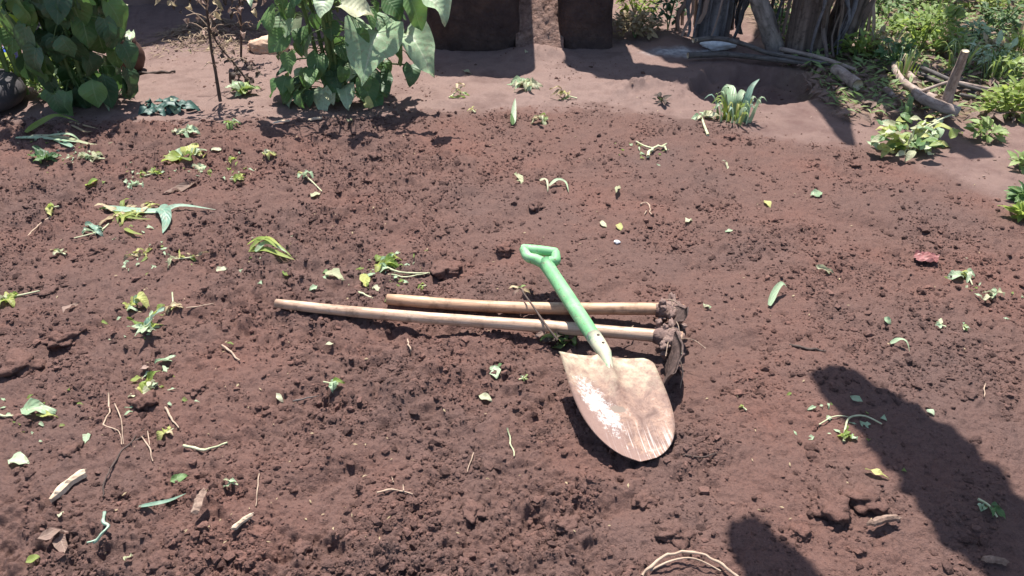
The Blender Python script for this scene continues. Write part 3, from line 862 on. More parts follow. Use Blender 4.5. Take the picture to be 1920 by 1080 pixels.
# ------------------------------------------------------------------ two hoes
def hoe(label, p0, p1, r0, r1, head_len, mat, seed, drop):
    t = thing('hoe', label, 'hoe', tuple(p1), None)
    d = (p1 - p0).normalized()
    mb = MB()
    n_ = 22
    rr = random.Random(seed)
    pts = []
    for i in range(n_ + 1):
        k = i / n_
        p = p0.lerp(p1, k) + Vector((0, 0, -0.006 * math.sin(math.pi * k))) + Vector((0, 1, 0.4)) * (0.004 * math.sin(k * 5 + seed) )
        pts.append(p)
    pts.append(p1 + d * 0.045)
    rad = [r0 + (r1 - r0) * min(1, i / n_ * 1.6) + rr.uniform(-0.0005, 0.0005) for i in range(n_ + 1)] + [r1 * 1.1]
    rad[0] *= 0.93
    tube(mb, pts, rad, 14, True, 0.02, seed)
    mb.build('handle', M[mat], t)
    # head: eye collar, swan-neck and blade plate square to the handle
    mb = MB()
    side = Vector((-d.y, d.x, 0)) * -1
    if side.y > 0:
        side = -side
    up = d.cross(side)
    if up.z < 0:
        up = -up
    for a_, b2, rr_ in ((-0.03, 0.05, r1 + 0.0045),):
        ringp = [p1 + d * (a_ + (b2 - a_) * i / 6) for i in range(7)]
        tube(mb, ringp, [rr_ * k for k in (0.85, 1.0, 1.08, 1.1, 1.12, 1.0, 0.7)], 14, True, 0.13, seed)
    mb.build('eye_collar', M['iron_soil'], t)
    upb = (up * 0.95 + d * 0.30).normalized()
    mb = MB()
    V, F = [], []
    NA, NB = 14, 10
    for s_ in (1, -1):
        for i in range(NA + 1):
            k = i / NA
            half = 0.030 + 0.050 * min(1, k * 1.7) - 0.012 * max(0, k - 0.75)
            for j in range(NB + 1):
                w_ = -1 + 2 * j / NB
                q = p1 + d * (0.012 + 0.035 * k - 0.055 * k * k + 0.010 * w_ * w_ ) + side * (0.015 + head_len * k) + upb * (half * w_ * 0.85) + up * (0.010 - drop * k)
                q += (side * noise.noise(q * 28) + up * noise.noise(q * 28 + Vector((7, 0, 0)))) * (0.016 * max(abs(w_) ** 3, k ** 4)) + d * 0.008 * noise.noise(q * 25)
                q += d * (0.0022 * s_)
                q += d * (0.006 * noise.noise(q * 40)) * (1 if s_ < 0 else 0.2)
                V.append(q)
    K2 = (NA + 1) * (NB + 1)
    for s_ in (0, 1):
        for i in range(NA):
            for j in range(NB):
                a = s_ * K2 + i * (NB + 1) + j
                f = (a, a + 1, a + NB + 2, a + NB + 1)
                F.append(f if s_ == 0 else f[::-1])
    for i in range(NA):
        for e_ in (i * (NB + 1), i * (NB + 1) + NB):
            F.append((e_, e_ + NB + 1, e_ + NB + 1 + K2, e_ + K2))
    for j in range(NB):
        for e_ in (j, NA * (NB + 1) + j):
            F.append((e_, e_ + 1, e_ + 1 + K2, e_ + K2))
    mb.add(V, F)
    mb.build('blade', M['iron'], t)
    # the stub of the blade's poll on the far side of the eye
    mb = MB()
    lump(mb, p1 + d * 0.02 - side * 0.035 + up * 0.005, (0.010, 0.030, 0.022), 2, 0.5, seed)
    lump(mb, p1 + d * 0.015 + side * 0.03 + up * 0.01, (0.016, 0.020, 0.020), 2, 0.5, seed + 3)
    for k_ in range(9):
        lump(mb, p1 + d * rr.uniform(-0.02, 0.05) + side * rr.uniform(-0.05, 0.06) + up * rr.uniform(-0.02, 0.03), [rr.uniform(0.006, 0.014) for _ in range(3)], 2, 0.5, k_ + seed)
    mb.build('soil_crust', M['iron_soil'], t)
    for k_ in range(4):
        a_ = p1 + d * rr.uniform(-0.01, 0.04) + side * rr.uniform(-0.03, 0.05) + up * 0.02
        e_ = a_ + Vector((rr.uniform(-0.05, 0.06), rr.uniform(-0.05, 0.05), rr.uniform(-0.01, 0.045)))
        tube(mb2 if k_ else (mb2 := MB()), spline([a_, a_.lerp(e_, 0.5) + Vector((0, 0, 0.012)), e_], 3), 0.0009, 5)
    tag(mb2.build('caught_roots', M['twig'], t), None, None, None, 'stuff')
    return t
hoe('hoe with the longer pale worn handle, lying nearer the spade blade', at(518, 567, 0.03), at(1246, 632, 0.055), 0.0142, 0.0172, 0.185, 'handle', 4, 0.045)
hoe('hoe with the shorter tan handle, lying behind the other hoe', at(726, 562, 0.035), at(1250, 582, 0.05), 0.0165, 0.0172, 0.10, 'handle2', 9, 0.03)

# ------------------------------------------------------------------ loose bits on the bed
def clod(px, py, wpx, label, sq=0.7, seed=0, mat='clod'):
    p = G(px, py)
    r = pxm(p, wpx) * 0.5
    mb = MB()
    lump(mb, p + Vector((0, 0, r * 0.16)), (r, r * 0.9, r * sq * 0.8), 3, 0.5, seed, Matrix.Rotation(seed * 1.3, 3, 'Z'), 2.6)
    tag(mb.build('soil_clod', M[mat]), label, 'soil clod', 'large clods lying on the dug bed')
CL = [(1556, 950, 76, 'broad soil clod left of the reddish clod, below the large shadow'), (1622, 938, 66, 'rounded reddish soil clod beside the edge of the large shadow'),
      (1064, 988, 44, 'soil clod straight below the spade, near the bottom edge'), (886, 962, 44, 'dark soil clod at lower centre with a black hollow beneath'),
      (1262, 1003, 58, 'flat split clod just above the bent dry stem'), (1206, 940, 42, 'soil clod between the spade tip and the flat split clod'),
      (484, 1004, 44, 'soil clod near the pale wood chip at bottom left'), (565, 1030, 34, 'small clod right of the clod by the pale chip'),
      (92, 550, 34, 'dark round clod at the end of the yellow leaf stem'), (116, 640, 56, 'big dark clod below the curled tan leaf at the left'),
      (562, 521, 34, 'slanting clod left of the cream leaf behind the hoe handles'), (366, 733, 34, 'clod with a black hollow right of the yellow potted-looking sprig'),
      (836, 508, 52, 'low clod in the drag mark behind the shorter hoe handle'), (946, 470, 30, 'dark clod just left of the green spade grip'),
      (1366, 259, 20, 'small dark clod in front of the tall grass clump'), (1604, 311, 20, 'small dark clod left of the leafy weed patch'),
      (182, 473, 30, 'pale-topped clod below the grey-green leaf'), (305, 935, 40, 'dark lump of soil behind the grey-green blade'),
      (40, 690, 70, 'wide low clod at the left edge above the torn pale leaf'), (300, 1060, 50, 'clod cut by the bottom edge beside the pale yellow leaf'),
      (1240, 600, 26, 'clod of soil between the two hoe heads'), (1500, 1000, 40, 'clod right of the small shadow near the bottom'),
      (1005, 455 - 65, 26, 'clod left of the dried curl in the middle of the bed'), (700, 296, 30, 'long dark clod far back in the bed'),
      (1810, 740, 36, 'clod on the lit soil right of the large shadow'), (130, 850, 36, 'pinkish clod right of the pale green torn leaf')]
for k, (a, b_, c_, lab) in enumerate(CL):
    clod(a, b_, c_, lab, 0.55 + 0.25 * random.random(), k + 1)

def lie_leaf(p0, p1, wpx, mat, label, shape='ovate', name='leaf', cat='leaf', lift=0.007, droop=0.25, fold=0.3, group='loose leaves lying on the dug bed', seed=None, curl=0.12):
    a, b_ = G(*p0, lift), G(*p1, lift * 0.6)
    L = (b_ - a).length
    W = pxm(a, wpx)
    mb = MB()
    nr_ = Vector((random.uniform(-0.35, 0.35), random.uniform(-0.5, 0.1), 1))
    leaf_geo(mb, L, W, shape, droop, fold, 0.06, 7, Matrix.Translation(a) @ frame(b_ - a + Vector((0, 0, 0.12 * L)), nr_).to_4x4(), seed or random.randint(0, 999), curl)
    for v_ in mb.v:
        v_ += Vector((noise.noise(v_ * 60), noise.noise(v_ * 60 + Vector((9, 0, 0))), abs(noise.noise(v_ * 60 + Vector((0, 9, 0)))))) * (0.13 * L)
    return tag(mb.build(name, M[mat]), label, cat, group)

def twig(pts, rpx, mat, label, name='twig', cat='twig', lift=0.006, group='dry twigs and roots on the dug bed', forks=(), end=0.5):
    P_ = [G(p[0], p[1], lift + (p[2] if len(p) > 2 else 0)) for p in pts]
    r = pxm(P_[0], rpx) * 0.42
    q = spline(P_, 6)
    for i_, v_ in enumerate(q):
        q[i_] = v_ + Vector((noise.noise(v_ * 45), noise.noise(v_ * 45 + Vector((5, 0, 0))), 0.6 * noise.noise(v_ * 45 + Vector((0, 5, 0))))) * (1.6 * r)
    mb = MB()
    tube(mb, q, [x_ * (1 + 0.35 * noise.noise(v_ * 70)) for x_, v_ in zip(taper(r, r * end, len(q)), q)], 6, True, 0.15, len(pts))
    for fk in forks:
        Pf = [G(p[0], p[1], lift + (p[2] if len(p) > 2 else 0)) for p in fk]
        qf = spline(Pf, 4)
        tube(mb, qf, taper(r * 0.75, r * 0.35, len(qf)), 5, True, 0.12, 2)
    return tag(mb.build(name, M[mat]), label, cat, group)

def chip(p0, p1, wpx, mat, label, th=0.008, lift=0.008, tilt=0.0, cat='wood chip', name='wood_chip', group='chips of wood and bark on the dug bed', seed=1):
    a, b_ = G(*p0, lift), G(*p1, lift)
    L, W = (b_ - a).length, pxm(a, wpx)
    mx = Matrix.Translation(a) @ frame(b_ - a, Vector((math.sin(tilt), -0.1, math.cos(tilt)))).to_4x4()
    rnd = random.Random(seed)
    mb = MB()
    V, F = [], []
    n_ = 11
    for j in range(n_ + 1):
        v = j / n_
        hw = W * 0.5 * rnd.uniform(0.72, 1.05) * (0.45 if j in (0, n_) else 1)
        c_ = W * 0.1 * math.sin(v * 4 + seed)
        for (u, z) in ((-1, 0), (-0.55, th * 0.8), (0.1, th * rnd.uniform(0.9, 1.3)), (0.7, th * 0.7), (1, 0), (0, -th * 0.4)):
            V.append((c_ + u * hw, (v + (rnd.uniform(-0.10, 0.10) if j in (0, n_) else 0)) * L, z + 0.05 * L * math.sin(v * 3)))
    for j in range(n_):
        for i in range(6):
            i2 = (i + 1) % 6
            F.append((j * 6 + i, j * 6 + i2, (j + 1) * 6 + i2, (j + 1) * 6 + i))
    F.append(tuple(range(6)))
    F.append(tuple(reversed(range(n_ * 6, n_ * 6 + 6))))
    mb.add(V, F)
    mb.xf(mx)
    return tag(mb.build(name, M[mat], None, False), label, cat, group)

def sprig(px, py, size, n_, mats, label, stem=None, up=0.35, lw=0.55, shape='ovate', name='weed_sprig', cat='weed', group='uprooted weeds wilting on the dug bed', smat='stem_pale', lscale=0.5, seed=None, stem_r=3.5):
    rnd = random.Random(seed if seed is not None else int(px * 7 + py))
    p = G(px, py, 0.006)
    L = pxm(p, size) * 1.12
    t = thing(name, label, cat, tuple(p), group)
    if stem:
        P_ = [G(q[0], q[1], 0.007) for q in stem]
    else:
        a = rnd.uniform(0, 6.28)
        dv = Vector((math.cos(a), math.sin(a) * 0.7, 0)) * L * 0.35
        P_ = [p - dv, p + Vector((0, 0, L * 0.1 * up)), p + dv * 0.8 + Vector((0, 0, L * 0.3 * up))]
    q = spline(P_, 4)
    r = pxm(p, stem_r) * 0.5
    mb = MB()
    tube(mb, q, taper(r, r * 0.6, len(q)), 5)
    mb.build('stem', M[smat], t)
    sdir = (q[-1] - q[0])
    sa = math.atan2(sdir.y, sdir.x)
    for k in range(int(n_ * 1.4)):
        mt = rnd.choice(mats)
        wl = lw * rnd.uniform(0.6, 1.15)
        var = rnd.randint(0, 5)
        me = leaf_mesh((shape, lw, up > 0.8), mt, 1.0, lw * (0.7 + 0.1 * var), shape, 0.2 + 0.12 * var if up <= 0.8 else 0.35, 0.5, 0.11, var, 0.45 if up <= 0.8 else 0.2)
        if up > 0.8:
            a = 6.28 * k / n_ + rnd.uniform(-0.6, 0.6)
            b0 = p + Vector((math.cos(a), math.sin(a), 0)) * L * 0.06 * rnd.random() + Vector((0, 0, L * 0.05 * k / n_))
            d = Vector((math.cos(a), math.sin(a), rnd.uniform(0.1, 1.0) * up))
        else:
            b0 = q[min(len(q) - 1, int(len(q) * rnd.random() ** 0.7))] if not stem else p + Vector((rnd.gauss(0, 1), rnd.gauss(0, 0.7), 0)) * L * 0.12
            b0 = b0 + Vector((0, 0, rnd.uniform(0.0, 0.08) * L))
            a = sa + rnd.choice((-1, 1)) * rnd.uniform(0.1, 1.5) if rnd.random() < 0.75 else rnd.uniform(0, 6.28)
            d = Vector((math.cos(a), math.sin(a), rnd.uniform(-0.15, 0.9) * up))
        put_leaf(t, me, b0, d, Vector((rnd.uniform(-0.55, 0.55), -0.15 + rnd.uniform(-0.4, 0.4), 1.0)), L * lscale * rnd.uniform(0.65, 1.45))
    return t

def blades(label, lst, mats, name='cut_grass', cat='cut grass', group='bunches of cut grass on the dug bed', extra=None):
    base = G(*lst[0][0][0][:2])
    t = thing(name, label, cat, tuple(base), group)
    for k, (pts, wpx, mt) in enumerate(lst):
        P_ = spline([G(p[0], p[1], 0.008 + (p[2] if len(p) > 2 else 0)) for p in pts], 5)
        W = pxm(P_[0], wpx)
        ribbon(P_, W, k).build('blade_of_grass', M[mt], t)
    if extra:
        px, py, n_, size, ms = extra
        rnd = random.Random(px)
        p = G(px, py, 0.005)
        L = pxm(p, size)
        for k in range(n_):
            a = rnd.uniform(0, 6.28)
            me = leaf_mesh(('lanceb', 0.22), rnd.choice(ms), 1.0, 0.22, 'blade', 0.5, 0.4, 0.04, rnd.randint(0, 3), 0.25)
            put_leaf(t, me, p + Vector((rnd.uniform(-1, 1), rnd.uniform(-1, 1), 0)) * L * 0.4, Vector((math.cos(a), math.sin(a), rnd.uniform(0, 0.6))), Vector((rnd.uniform(-0.5, 0.5), -0.2, 1)), L * rnd.uniform(0.35, 0.7), 'blade_of_grass')
    return t
def ribbon(P_, W, seed=0, fold=0.35):
    rnd = random.Random(seed)
    n_ = len(P_)
    V, F, UVs = [], [], []
    tw = rnd.uniform(-0.5, 0.5)
    for i, p in enumerate(P_):
        tdir = (P_[min(i + 1, n_ - 1)] - P_[max(i - 1, 0)]).normalized()
        k = i / (n_ - 1)
        nrm_ = Vector((math.sin(tw + k * 1.2) * 0.6, -0.25, 1))
        x = tdir.cross(nrm_).normalized()
        z = x.cross(tdir)
        hw = W * 0.5 * max(0.05, min(1, 0.5 + k * 3) * (1 - k ** 2.5))
        for u in (-1, 0, 1):
            V.append(p + x * u * hw + z * (fold * abs(u) * hw))
            UVs.append((0.5 + 0.5 * u, k))
    for i in range(n_ - 1):
        for j in (0, 1):
            a = i * 3 + j
            F.append((a, a + 1, a + 4, a + 3))
    return MB().add(V, F, UVs)

# --- left side of the bed
blades('bunch of cut grass and pale blades at the back left of the bed', [
    ([(50, 252), (80, 242, 0.02), (112, 233, 0.03), (150, 236, 0.01)], 13, 'leaf_lime'), ([(30, 262), (70, 262), (115, 266), (165, 272)], 8, 'leaf_pale'),
    ([(60, 258), (120, 262), (180, 276), (212, 270)], 9, 'leaf_cream'), ([(100, 262), (130, 276), (140, 282)], 12, 'leaf_blue'),
    ([(130, 232), (160, 239), (186, 245)], 5, 'straw'), ([(135, 238), (160, 250), (175, 249)], 5, 'straw'), ([(90, 258), (130, 255), (150, 266)], 7, 'leaf_pale')], None)
blades('yellowing grass bunch with a long pale maize blade pointing right', [
    ([(195, 392), (235, 398), (300, 400), (340, 394, 0.01), (405, 397)], 15, 'leaf_blue'), ([(300, 398, 0.01), (312, 408, 0.015), (314, 425, 0.01), (306, 441)], 24, 'leaf_blue'),
    ([(200, 393), (235, 403), (290, 402)], 7, 'leaf_yellow'), ([(215, 400), (245, 412), (285, 415)], 7, 'leaf_lime'), ([(235, 432), (250, 440), (268, 444)], 8, 'leaf_lime')],
    None, extra=(246, 402, 26, 74, ['leaf_yellow', 'leaf_yellow', 'leaf_lime', 'straw']))
blades('limp grass blades around a clod in the middle of the bed', [([(1012, 342), (1024, 346, 0.01), (1027, 363)], 7, 'leaf_cream'), ([(1030, 352), (1045, 346, 0.012), (1060, 350, 0.01), (1066, 364)], 7, 'leaf_pale')], None)
sprig(88, 302, 38, 6, ['leaf_dark', 'leaf_mid'], 'small dark green weed standing at the back left', up=1.2, lw=0.5, lscale=0.6)
sprig(182, 300, 42, 7, ['leaf_cream', 'leaf_pale'], 'bleached sprig right of the dark green weed at the back left', up=0.2)
lie_leaf((163, 352), (188, 337), 16, 'leaf_lime', 'bright yellow-green leaf lying below the bleached sprig')
sprig(258, 350, 34, 5, ['leaf_cream', 'leaf_pale'], 'two-part cream sprig right of the bright yellow-green leaf', up=0.15)
sprig(284, 330, 34, 6, ['leaf_yellow', 'leaf_lime'], 'thin yellow sprig just behind the cream sprig', up=0.2, lw=0.3)
sprig(348, 303, 56, 9, ['leaf_lime', 'leaf_yellow', 'leaf_pale'], 'bushy yellow-green weed at the back left of the bed', up=0.9, lscale=0.55)
lie_leaf((396, 285), (416, 280), 12, 'leaf_cream', 'cream leaf lying right of the bushy yellow-green weed')
sprig(378, 318, 34, 4, ['leaf_cream', 'leaf_pale'], 'flat pale sprig below the cream leaf', up=0.1)
sprig(436, 308, 38, 6, ['leaf_yellow', 'leaf_lime', 'leaf_cream'], 'yellow sprig with a dark hollow on its right', up=0.5)
sprig(441, 340, 28, 5, ['leaf_yellow', 'leaf_lime'], 'small yellow sprig straight below the one by the dark hollow', up=0.3)
sprig(499, 291, 26, 5, ['leaf_yellow', 'leaf_cream'], 'little pale tuft halfway along the back of the bed', up=0.4, lw=0.35)
sprig(345, 252, 38, 6, ['leaf_pale', 'leaf_cream'], 'pale leaves lying near the wilted teal bundle', up=0.2)
sprig(433, 237, 34, 7, ['leaf_pale', 'weed'], 'pale green tuft on the edge of the packed earth', up=0.5, lw=0.3)
chip((514, 234), (543, 230), 8, 'pale_chip', 'pale flat chip at the edge of the bed below the second bush', 0.004, seed=3)
chip((580, 229), (603, 225), 8, 'pale_chip', 'pinkish pale chip just right of the flat pale chip', 0.006, seed=4)
sprig(575, 329, 34, 4, ['leaf_yellow', 'leaf_pale'], 'curled yellow leaf on a thin dry stem in the back of the bed', stem=[(570, 330), (584, 342), (604, 362)], up=0.3)
lie_leaf((584, 372), (600, 362), 14, 'leaf_cream', 'white leaf at the tip of the thin dry stem')
lie_leaf((368, 347), (306, 364), 20, 'leaf_dry', 'long pinkish dry leaf left of the small yellow sprig', 'lance')
sprig(188, 436, 62, 5, ['leaf_blue', 'leaf_pale'], 'grey-green wilted leaves below the yellowing grass bunch', stem=[(205, 423), (185, 438), (140, 450)], up=0.15, lw=0.4, lscale=0.42)
twig([(96, 409), (70, 430), (47, 453)], 5, 'twig', 'straight tan stick left of the yellowing grass bunch')
sprig(343, 488, 46, 7, ['leaf_cream', 'straw', 'leaf_yellow'], 'straw-coloured torn grass left of the yellow-green bundle', up=0.1, lw=0.2, shape='blade')
sprig(262, 481, 46, 6, ['leaf_yellow', 'straw'], 'thin yellow grass scrap below the grey-green leaves', up=0.1, lw=0.16, shape='blade')
lie_leaf((405, 512), (426, 504), 14, 'leaf_cream', 'cream leaf alone on the soil left of the yellow-green bundle')
sprig(118, 478, 26, 4, ['leaf_cream', 'leaf_yellow'], 'dusty cream sprig below the straight tan stick', up=0.2)
sprig(100, 392, 30, 4, ['leaf_yellow', 'leaf_lime'], 'flat yellow sprig above the straight tan stick', up=0.15)
blades('yellow-green bundle of grass blades left of the shorter hoe handle', [
    ([(466, 462), (490, 462, 0.02), (520, 470, 0.015), (548, 486)], 13, 'leaf_lime'), ([(468, 474), (500, 480, 0.015), (530, 488, 0.01), (553, 491)], 13, 'leaf_lime'),
    ([(475, 466), (505, 466, 0.03), (530, 478, 0.02)], 11, 'leaf_yellow'), ([(480, 476), (505, 475, 0.03), (540, 484, 0.012)], 12, 'leaf_pale'), ([(470, 470), (500, 470, 0.035), (522, 480, 0.02)], 12, 'leaf_lime')], None)
lie_leaf((610, 515), (650, 528), 24, 'leaf_cream', 'broad cream leaf behind the hoe handle ends', 'ovate')
lie_leaf((620, 512), (600, 514), 10, 'leaf_mid', 'small green leaf touching the broad cream leaf')
lie_leaf((682, 518), (690, 541), 18, 'leaf_yellow', 'pale yellow leaf above the end of the shorter hoe handle')
lie_leaf((696, 543), (724, 546), 15, 'leaf_cream', 'cream leaf right of the pale yellow leaf')
twig([(672, 550), (684, 556), (700, 562)], 5, 'stem_pale', 'pale stem scrap at the end of the shorter hoe handle')
sprig(716, 500, 62, 7, ['leaf_lime', 'leaf_pale', 'leaf_yellow'], 'green weed with a long pale stem behind the shorter hoe', stem=[(716, 500), (750, 514), (806, 516)], up=0.7, lw=0.4, lscale=0.5, stem_r=5)
twig([(735, 518), (760, 523), (785, 518), (803, 514)], 4, 'stem_pale', 'second pale stem lying below the green weed', 'weed_stalk', 'weed stalk')
sprig(793, 541, 22, 3, ['leaf_lime'], 'little green shoot just behind the shorter hoe handle', up=0.7, lw=0.3)
sprig(18, 562, 52, 5, ['leaf_yellow', 'leaf_cream', 'leaf_lime'], 'yellow leaves with a stem at the left edge', stem=[(15, 562), (45, 556), (76, 549)], up=0.2, stem_r=5)
lie_leaf((150, 572), (118, 590), 13, 'leaf_dry', 'curled tan dry leaf above the big dark clod', 'lance', curl=0.4)
sprig(250, 578, 54, 7, ['leaf_lime', 'leaf_pale', 'leaf_yellow'], 'fresh yellow-green sprig left of the longer hoe handle', up=0.5, lscale=0.48)
sprig(278, 622, 62, 7, ['leaf_blue', 'leaf_pale', 'leaf_lime'], 'pale blue-green seedling with upright blades below the fresh sprig', up=1.4, lw=0.25, shape='blade', lscale=0.62)
sprig(325, 578, 34, 5, ['leaf_yellow', 'straw'], 'tiny yellow tuft left of the end of the longer hoe handle', stem=[(324, 552), (325, 565), (326, 578)], up=0.3, lw=0.4)
twig([(350, 581), (375, 577), (402, 572)], 3, 'twig', 'fine tan twig right of the tiny yellow tuft')
lie_leaf((288, 685), (342, 664), 15, 'leaf_pale', 'narrow folded pale leaf in the left of the bed', 'lance', curl=0.3)
lie_leaf((262, 697), (290, 690), 8, 'leaf_dry', 'small dry scrap left of the folded pale leaf', 'lance')
sprig(270, 742, 54, 8, ['leaf_yellow', 'leaf_lime', 'leaf_cream'], 'yellow-green sprig on a raised clod with a black shadow', up=0.8, lscale=0.5)
clod(270, 756, 48, 'dark clod under the yellow-green sprig with the black shadow', 0.9, 77)
lie_leaf((246, 718), (266, 710), 15, 'leaf_lime', 'small green leaf touching the sprig on the raised clod')
twig([(417, 649), (434, 664), (452, 680)], 6, 'twig', 'short tan stick in the left centre of the bed')
lie_leaf((424, 652), (438, 646), 13, 'leaf_lime', 'little green leaf beside the short tan stick')
lie_leaf((40, 775), (112, 772), 30, 'leaf_pale', 'large pale green leaf at the left edge', 'ovate')
lie_leaf((70, 782), (108, 784), 14, 'leaf_yellow', 'yellow leaf tucked under the large pale green leaf', 'lance')
twig([(0, 782), (30, 783), (60, 780)], 6, 'stem_pale', 'pale stalk of the large leaf at the left edge', 'weed_stalk', 'weed stalk')
twig([(204, 742), (206, 776), (195, 800), (222, 811), (230, 836)], 4, 'twig', 'crooked dry root standing out of the soil', forks=[[(216, 760), (228, 788), (231, 818), (233, 836)]])
twig([(309, 768), (324, 790), (336, 806)], 6, 'twig', 'short tan stick below the sprig on the raised clod')
sprig(318, 812, 36, 4, ['leaf_yellow', 'straw'], 'yellow scrap at the foot of the short tan stick', up=0.1)
twig([(346, 838), (370, 845), (395, 844), (428, 835)], 7, 'stem_pale', 'pale bent stem lying alone at lower left', 'weed_stalk', 'weed stalk', end=0.7)
lie_leaf((20, 868), (58, 868), 30, 'leaf_pale', 'torn pale green leaf near the left edge', 'ovate')
chip((163, 893), (104, 946), 20, 'pale_chip', 'large splintered wood chip at lower left', 0.012, 0.015, 0.3, seed=5)
twig([(270, 820), (240, 840), (215, 870), (200, 905), (194, 935)], 5, 'twig_dark', 'dark root running down the soil right of the splintered chip', forks=[[(246, 836), (260, 815), (272, 806)]])
twig([(265, 822), (280, 842), (287, 868)], 4, 'twig', 'fine forked root right of the dark root', forks=[[(278, 812), (282, 838)]])
lie_leaf((322, 908), (356, 892), 18, 'leaf_mid', 'green leaf at lower left above the grey-green blade')
blades('grey-green grass blade lying over soil at lower left', [([(262, 955), (300, 956, 0.012), (325, 948, 0.01), (350, 930)], 8, 'leaf_blue')], None, name='grass_strand', cat='grass')
twig([(199, 972), (201, 990), (205, 1000), (196, 1016), (180, 1030)], 9, 'leaf_blue', 'bent pale green stem standing off the soil at bottom left', 'weed_stalk', 'weed stalk', lift=0.02, forks=[[(200, 1008), (186, 1024), (168, 1030)]])
lie_leaf((75, 1018), (142, 992), 22, 'leaf_dry', 'crumpled pinkish dry leaf at bottom left', 'ovate', curl=0.4)
lie_leaf((112, 1008), (122, 1038), 22, 'leaf_dry', 'dry leaf folded down over the crumpled pinkish one', 'lance')
chip((392, 940), (372, 985), 28, 'bark_chip', 'bark chip tilted up with a black shadow', 0.010, 0.03, -0.75, seed=7)
chip((438, 998), (476, 974), 14, 'pale_chip', 'pale flat wood chip at bottom left', 0.006, 0.012, 0.2, seed=8)
lie_leaf((50, 1058), (76, 1048), 16, 'leaf_lime', 'small yellow-green leaf at the bottom left corner')
lie_leaf((238, 1062), (248, 1044), 14, 'leaf_cream', 'upright cream leaf at the bottom edge', lift=0.015)
sprig(437, 910, 32, 4, ['leaf_pale', 'leaf_cream'], 'whitish torn scrap above the pale flat chip', up=0.2, lw=0.3)
lie_leaf((112, 975), (118, 960), 9, 'leaf_cream', 'tiny cream scrap between the splintered chip and the crumpled leaf')
# --- middle
sprig(618, 722, 34, 5, ['leaf_pale', 'leaf_lime'], 'small green sprig in the centre left of the bed', up=0.3)
lie_leaf((518, 742), (530, 756), 9, 'leaf_cream', 'white scrap left of the thin grey stalk', 'lance')
twig([(550, 756), (575, 750), (597, 745)], 4, 'branch_dark', 'thin grey stalk on the soil right of the white scrap')
lie_leaf((610, 651), (626, 645), 7, 'leaf_cream', 'white sliver below the longer hoe handle', 'lance')
twig([(765, 640), (768, 655), (772, 668)], 4, 'twig', 'short pale splinter below the middle of the longer hoe')
lie_leaf((928, 690), (930, 714), 22, 'leaf_pale', 'green heart-shaped leaf left of the spade blade', 'ovate')
lie_leaf((942, 686), (930, 692), 8, 'leaf_mid', 'small green leaf on the stem of the heart-shaped leaf')
lie_leaf((900, 746), (922, 754), 15, 'leaf_cream', 'white leaf left of the spade blade')
sprig(980, 713, 24, 3, ['weed', 'leaf_pale'], 'faint green scrap beside the spade blade', up=0.1, lw=0.3)
twig([(706, 928), (735, 922), (760, 926), (775, 930)], 5, 'twig', 'branched pale root lying at lower centre', forks=[[(757, 924), (756, 912)], [(738, 908), (735, 898)]])
twig([(950, 806), (957, 830), (964, 858)], 5, 'stem_pale', 'pale stalk left of the lower spade blade', 'weed_stalk', 'weed stalk')
twig([(888, 852), (882, 870), (877, 888)], 3, 'twig', 'thin tan twig left of the pale stalk')
twig([(486, 892), (484, 920), (481, 952)], 3, 'twig', 'thin upright twig above the clod at bottom left')
lie_leaf((972, 332), (980, 345), 12, 'leaf_cream', 'cream curl left of the limp grass blades')
lie_leaf((1153, 370), (1159, 352), 8, 'leaf_cream', 'slim cream blade right of the limp grass blades', 'lance', lift=0.02)
twig([(1214, 298), (1225, 284), (1246, 279)], 8, 'stem_pale', 'forked pale stem at the back of the bed', 'weed_stalk', 'weed stalk', lift=0.012, forks=[[(1225, 284), (1208, 279), (1192, 270)], [(1240, 280), (1250, 274)], [(1246, 280), (1249, 287)]])
lie_leaf((1126, 418), (1136, 428), 11, 'leaf_cream', 'left one of two small cream leaves behind the spade grip')
lie_leaf((1156, 424), (1165, 432), 12, 'leaf_yellow', 'yellowish right one of two small leaves behind the spade grip')
lump_p = G(1157, 456, 0.004)
tag(lump(MB(), lump_p, (0.010, 0.008, 0.007), 2, 0.3, 5).build('pebble', M['white_stone']), 'white pebble on the soil right of the spade grip', 'pebble')
twig([(1200, 386), (1210, 383), (1219, 391), (1218, 400), (1224, 407)], 4, 'twig', 'dried tan curl in the middle of the bed', forks=[[(1212, 398), (1208, 405)]])
lie_leaf((1284, 420), (1298, 412), 10, 'leaf_cream', 'whitish scrap right of the dried tan curl', 'lance')
lie_leaf((1432, 380), (1446, 392), 14, 'leaf_yellow', 'yellow leaf alone in the right centre of the bed')
lie_leaf((1358, 440), (1374, 432), 9, 'leaf_pale', 'faint green scrap left of the pale stick leaf', 'lance')
lie_leaf((1520, 370), (1544, 362), 16, 'leaf_pale', 'pale green leaf at the right of the bed, level with the yellow one')
lie_leaf((1354, 304), (1368, 318), 6, 'leaf_cream', 'thin pinkish splinter behind the yellow leaf', 'lance')
blades('short green blade standing at the back of the bed', [([(961, 236), (963, 222, 0.03), (966, 212, 0.06)], 12, 'leaf_pale'), ([(962, 237), (958, 226, 0.03)], 8, 'leaf_mid')], None, name='grass_seedling', cat='seedling')
sprig(1018, 230, 44, 7, ['leaf_cream', 'straw', 'weed'], 'wilted brownish tuft right of the short green blade', up=0.7, lw=0.3)
sprig(990, 161, 62, 10, ['leaf_cream', 'leaf_pale', 'leaf_cream'], 'bright bleached weed lying on the packed earth before the mud stores', up=0.25, lw=0.35)
sprig(1066, 186, 40, 8, ['leaf_yellow', 'straw', 'weed'], 'yellow tuft growing where the bed meets the packed earth', up=0.8, lw=0.2, shape='blade')
